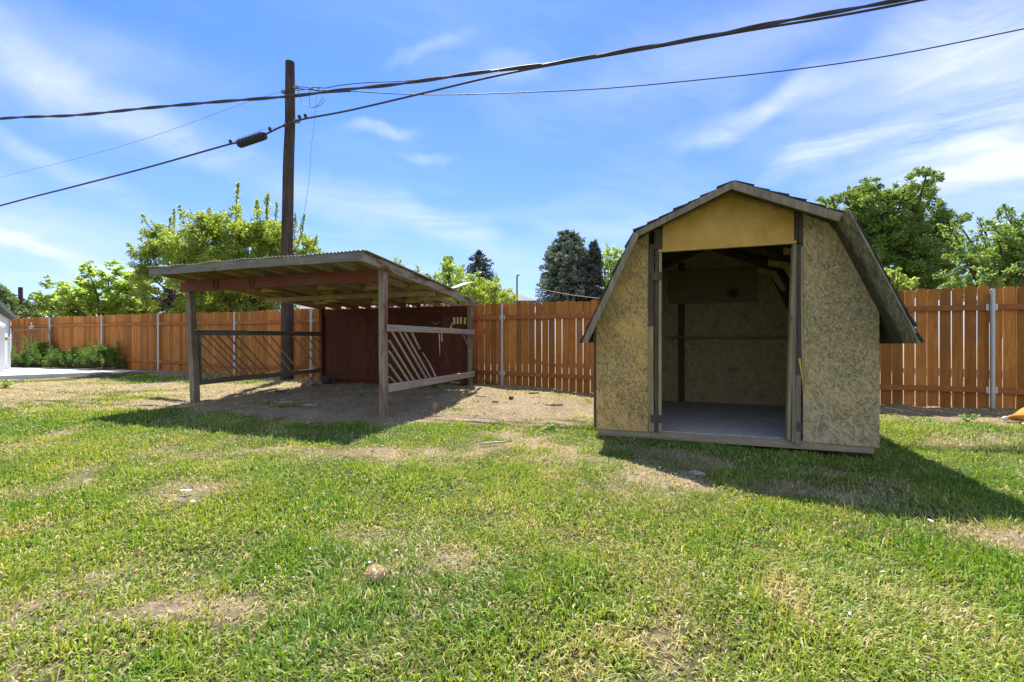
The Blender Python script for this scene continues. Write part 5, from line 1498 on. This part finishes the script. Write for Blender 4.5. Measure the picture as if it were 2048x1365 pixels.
chip('paper_scrap', 372, 992, (.07, .02, .004), 'long white paper scrap lying on the left lawn', 'paper scrap', 'paper', 60, (.1, .05, .15), .04)
chip('paper_scrap', 386, 1012, (.03, .025, .004), 'crumpled white paper scrap just below the long scrap', 'paper scrap', 'paper', 61, (.3, .2, .6), .03)
lump('stone', 255, 955, (.045, .03, .015), 'whitish crumbly stone in the left lawn', 'stone', 'stone', 62, .4)


# ------------------------------------------------------------------ ginger dog lying at the right edge (haunch and hind foot in view)
def dog():
    x, y, z = gp(2052, 848)
    t = thing('dog', 'ginger and white dog lying by the fence, only its hind leg in view', 'dog', (x, y, z))
    S = [((-.02, 0, .13), .085), ((.14, 0, .16), .10), ((.32, .0, .17), .11), ((.46, .01, .17), .105), ((.57, .02, .25), .065), ((.66, .03, .31), .062), ((.74, .03, .30), .035), ((.79, .03, .285), .025),
         ((-.0, -.07, .115), .075), ((.06, -.1, .09), .06), ((-.02, -.12, .05), .034), ((-.10, -.13, .035), .026),
         ((.06, .08, .08), .06), ((-.06, .12, .045), .03),
         ((.47, -.07, .09), .045), ((.56, -.09, .045), .03), ((.68, -.09, .03), .026), ((.47, .08, .09), .045), ((.58, .1, .04), .03), ((.7, .1, .03), .026),
         ((-.1, .03, .1), .03), ((-.06, .16, .05), .028), ((.64, -.02, .375), .02), ((.64, .08, .375), .02)]
    E = [(0, 1), (1, 2), (2, 3), (3, 4), (4, 5), (5, 6), (6, 7), (0, 8), (8, 9), (9, 10), (10, 11), (0, 12), (12, 13), (3, 14), (14, 15), (15, 16), (3, 17), (17, 18), (18, 19), (0, 20), (20, 21), (5, 22), (5, 23)]
    me = bpy.data.meshes.new('body'); me.from_pydata([p for p, _ in S], E, []); o = bpy.data.objects.new('body', me); COL.objects.link(o); o.parent = t
    sk = o.modifiers.new('skin', 'SKIN'); 
    for v, (_, r) in zip(me.skin_vertices[0].data, S): v.radius = (r, r)
    me.skin_vertices[0].data[0].use_root = True
    sb = o.modifiers.new('sub', 'SUBSURF'); sb.levels = 2; sb.render_levels = 2
    me.materials.append(M['fur'])
    m = MB(); m.blob((-.135, -.135, .03), (.045, .026, .024), .08, 1, 3)
    for k in range(4): m.blob((-.175, -.155 + .0135 * k, .022), (.017, .008, .013), 0, 1, 2)
    m.blob((-.1, .15, .045), (.05, .03, .03), .15, 2, 3)
    m.build('white_paw', M['furw'], t, smooth=True)


dog()
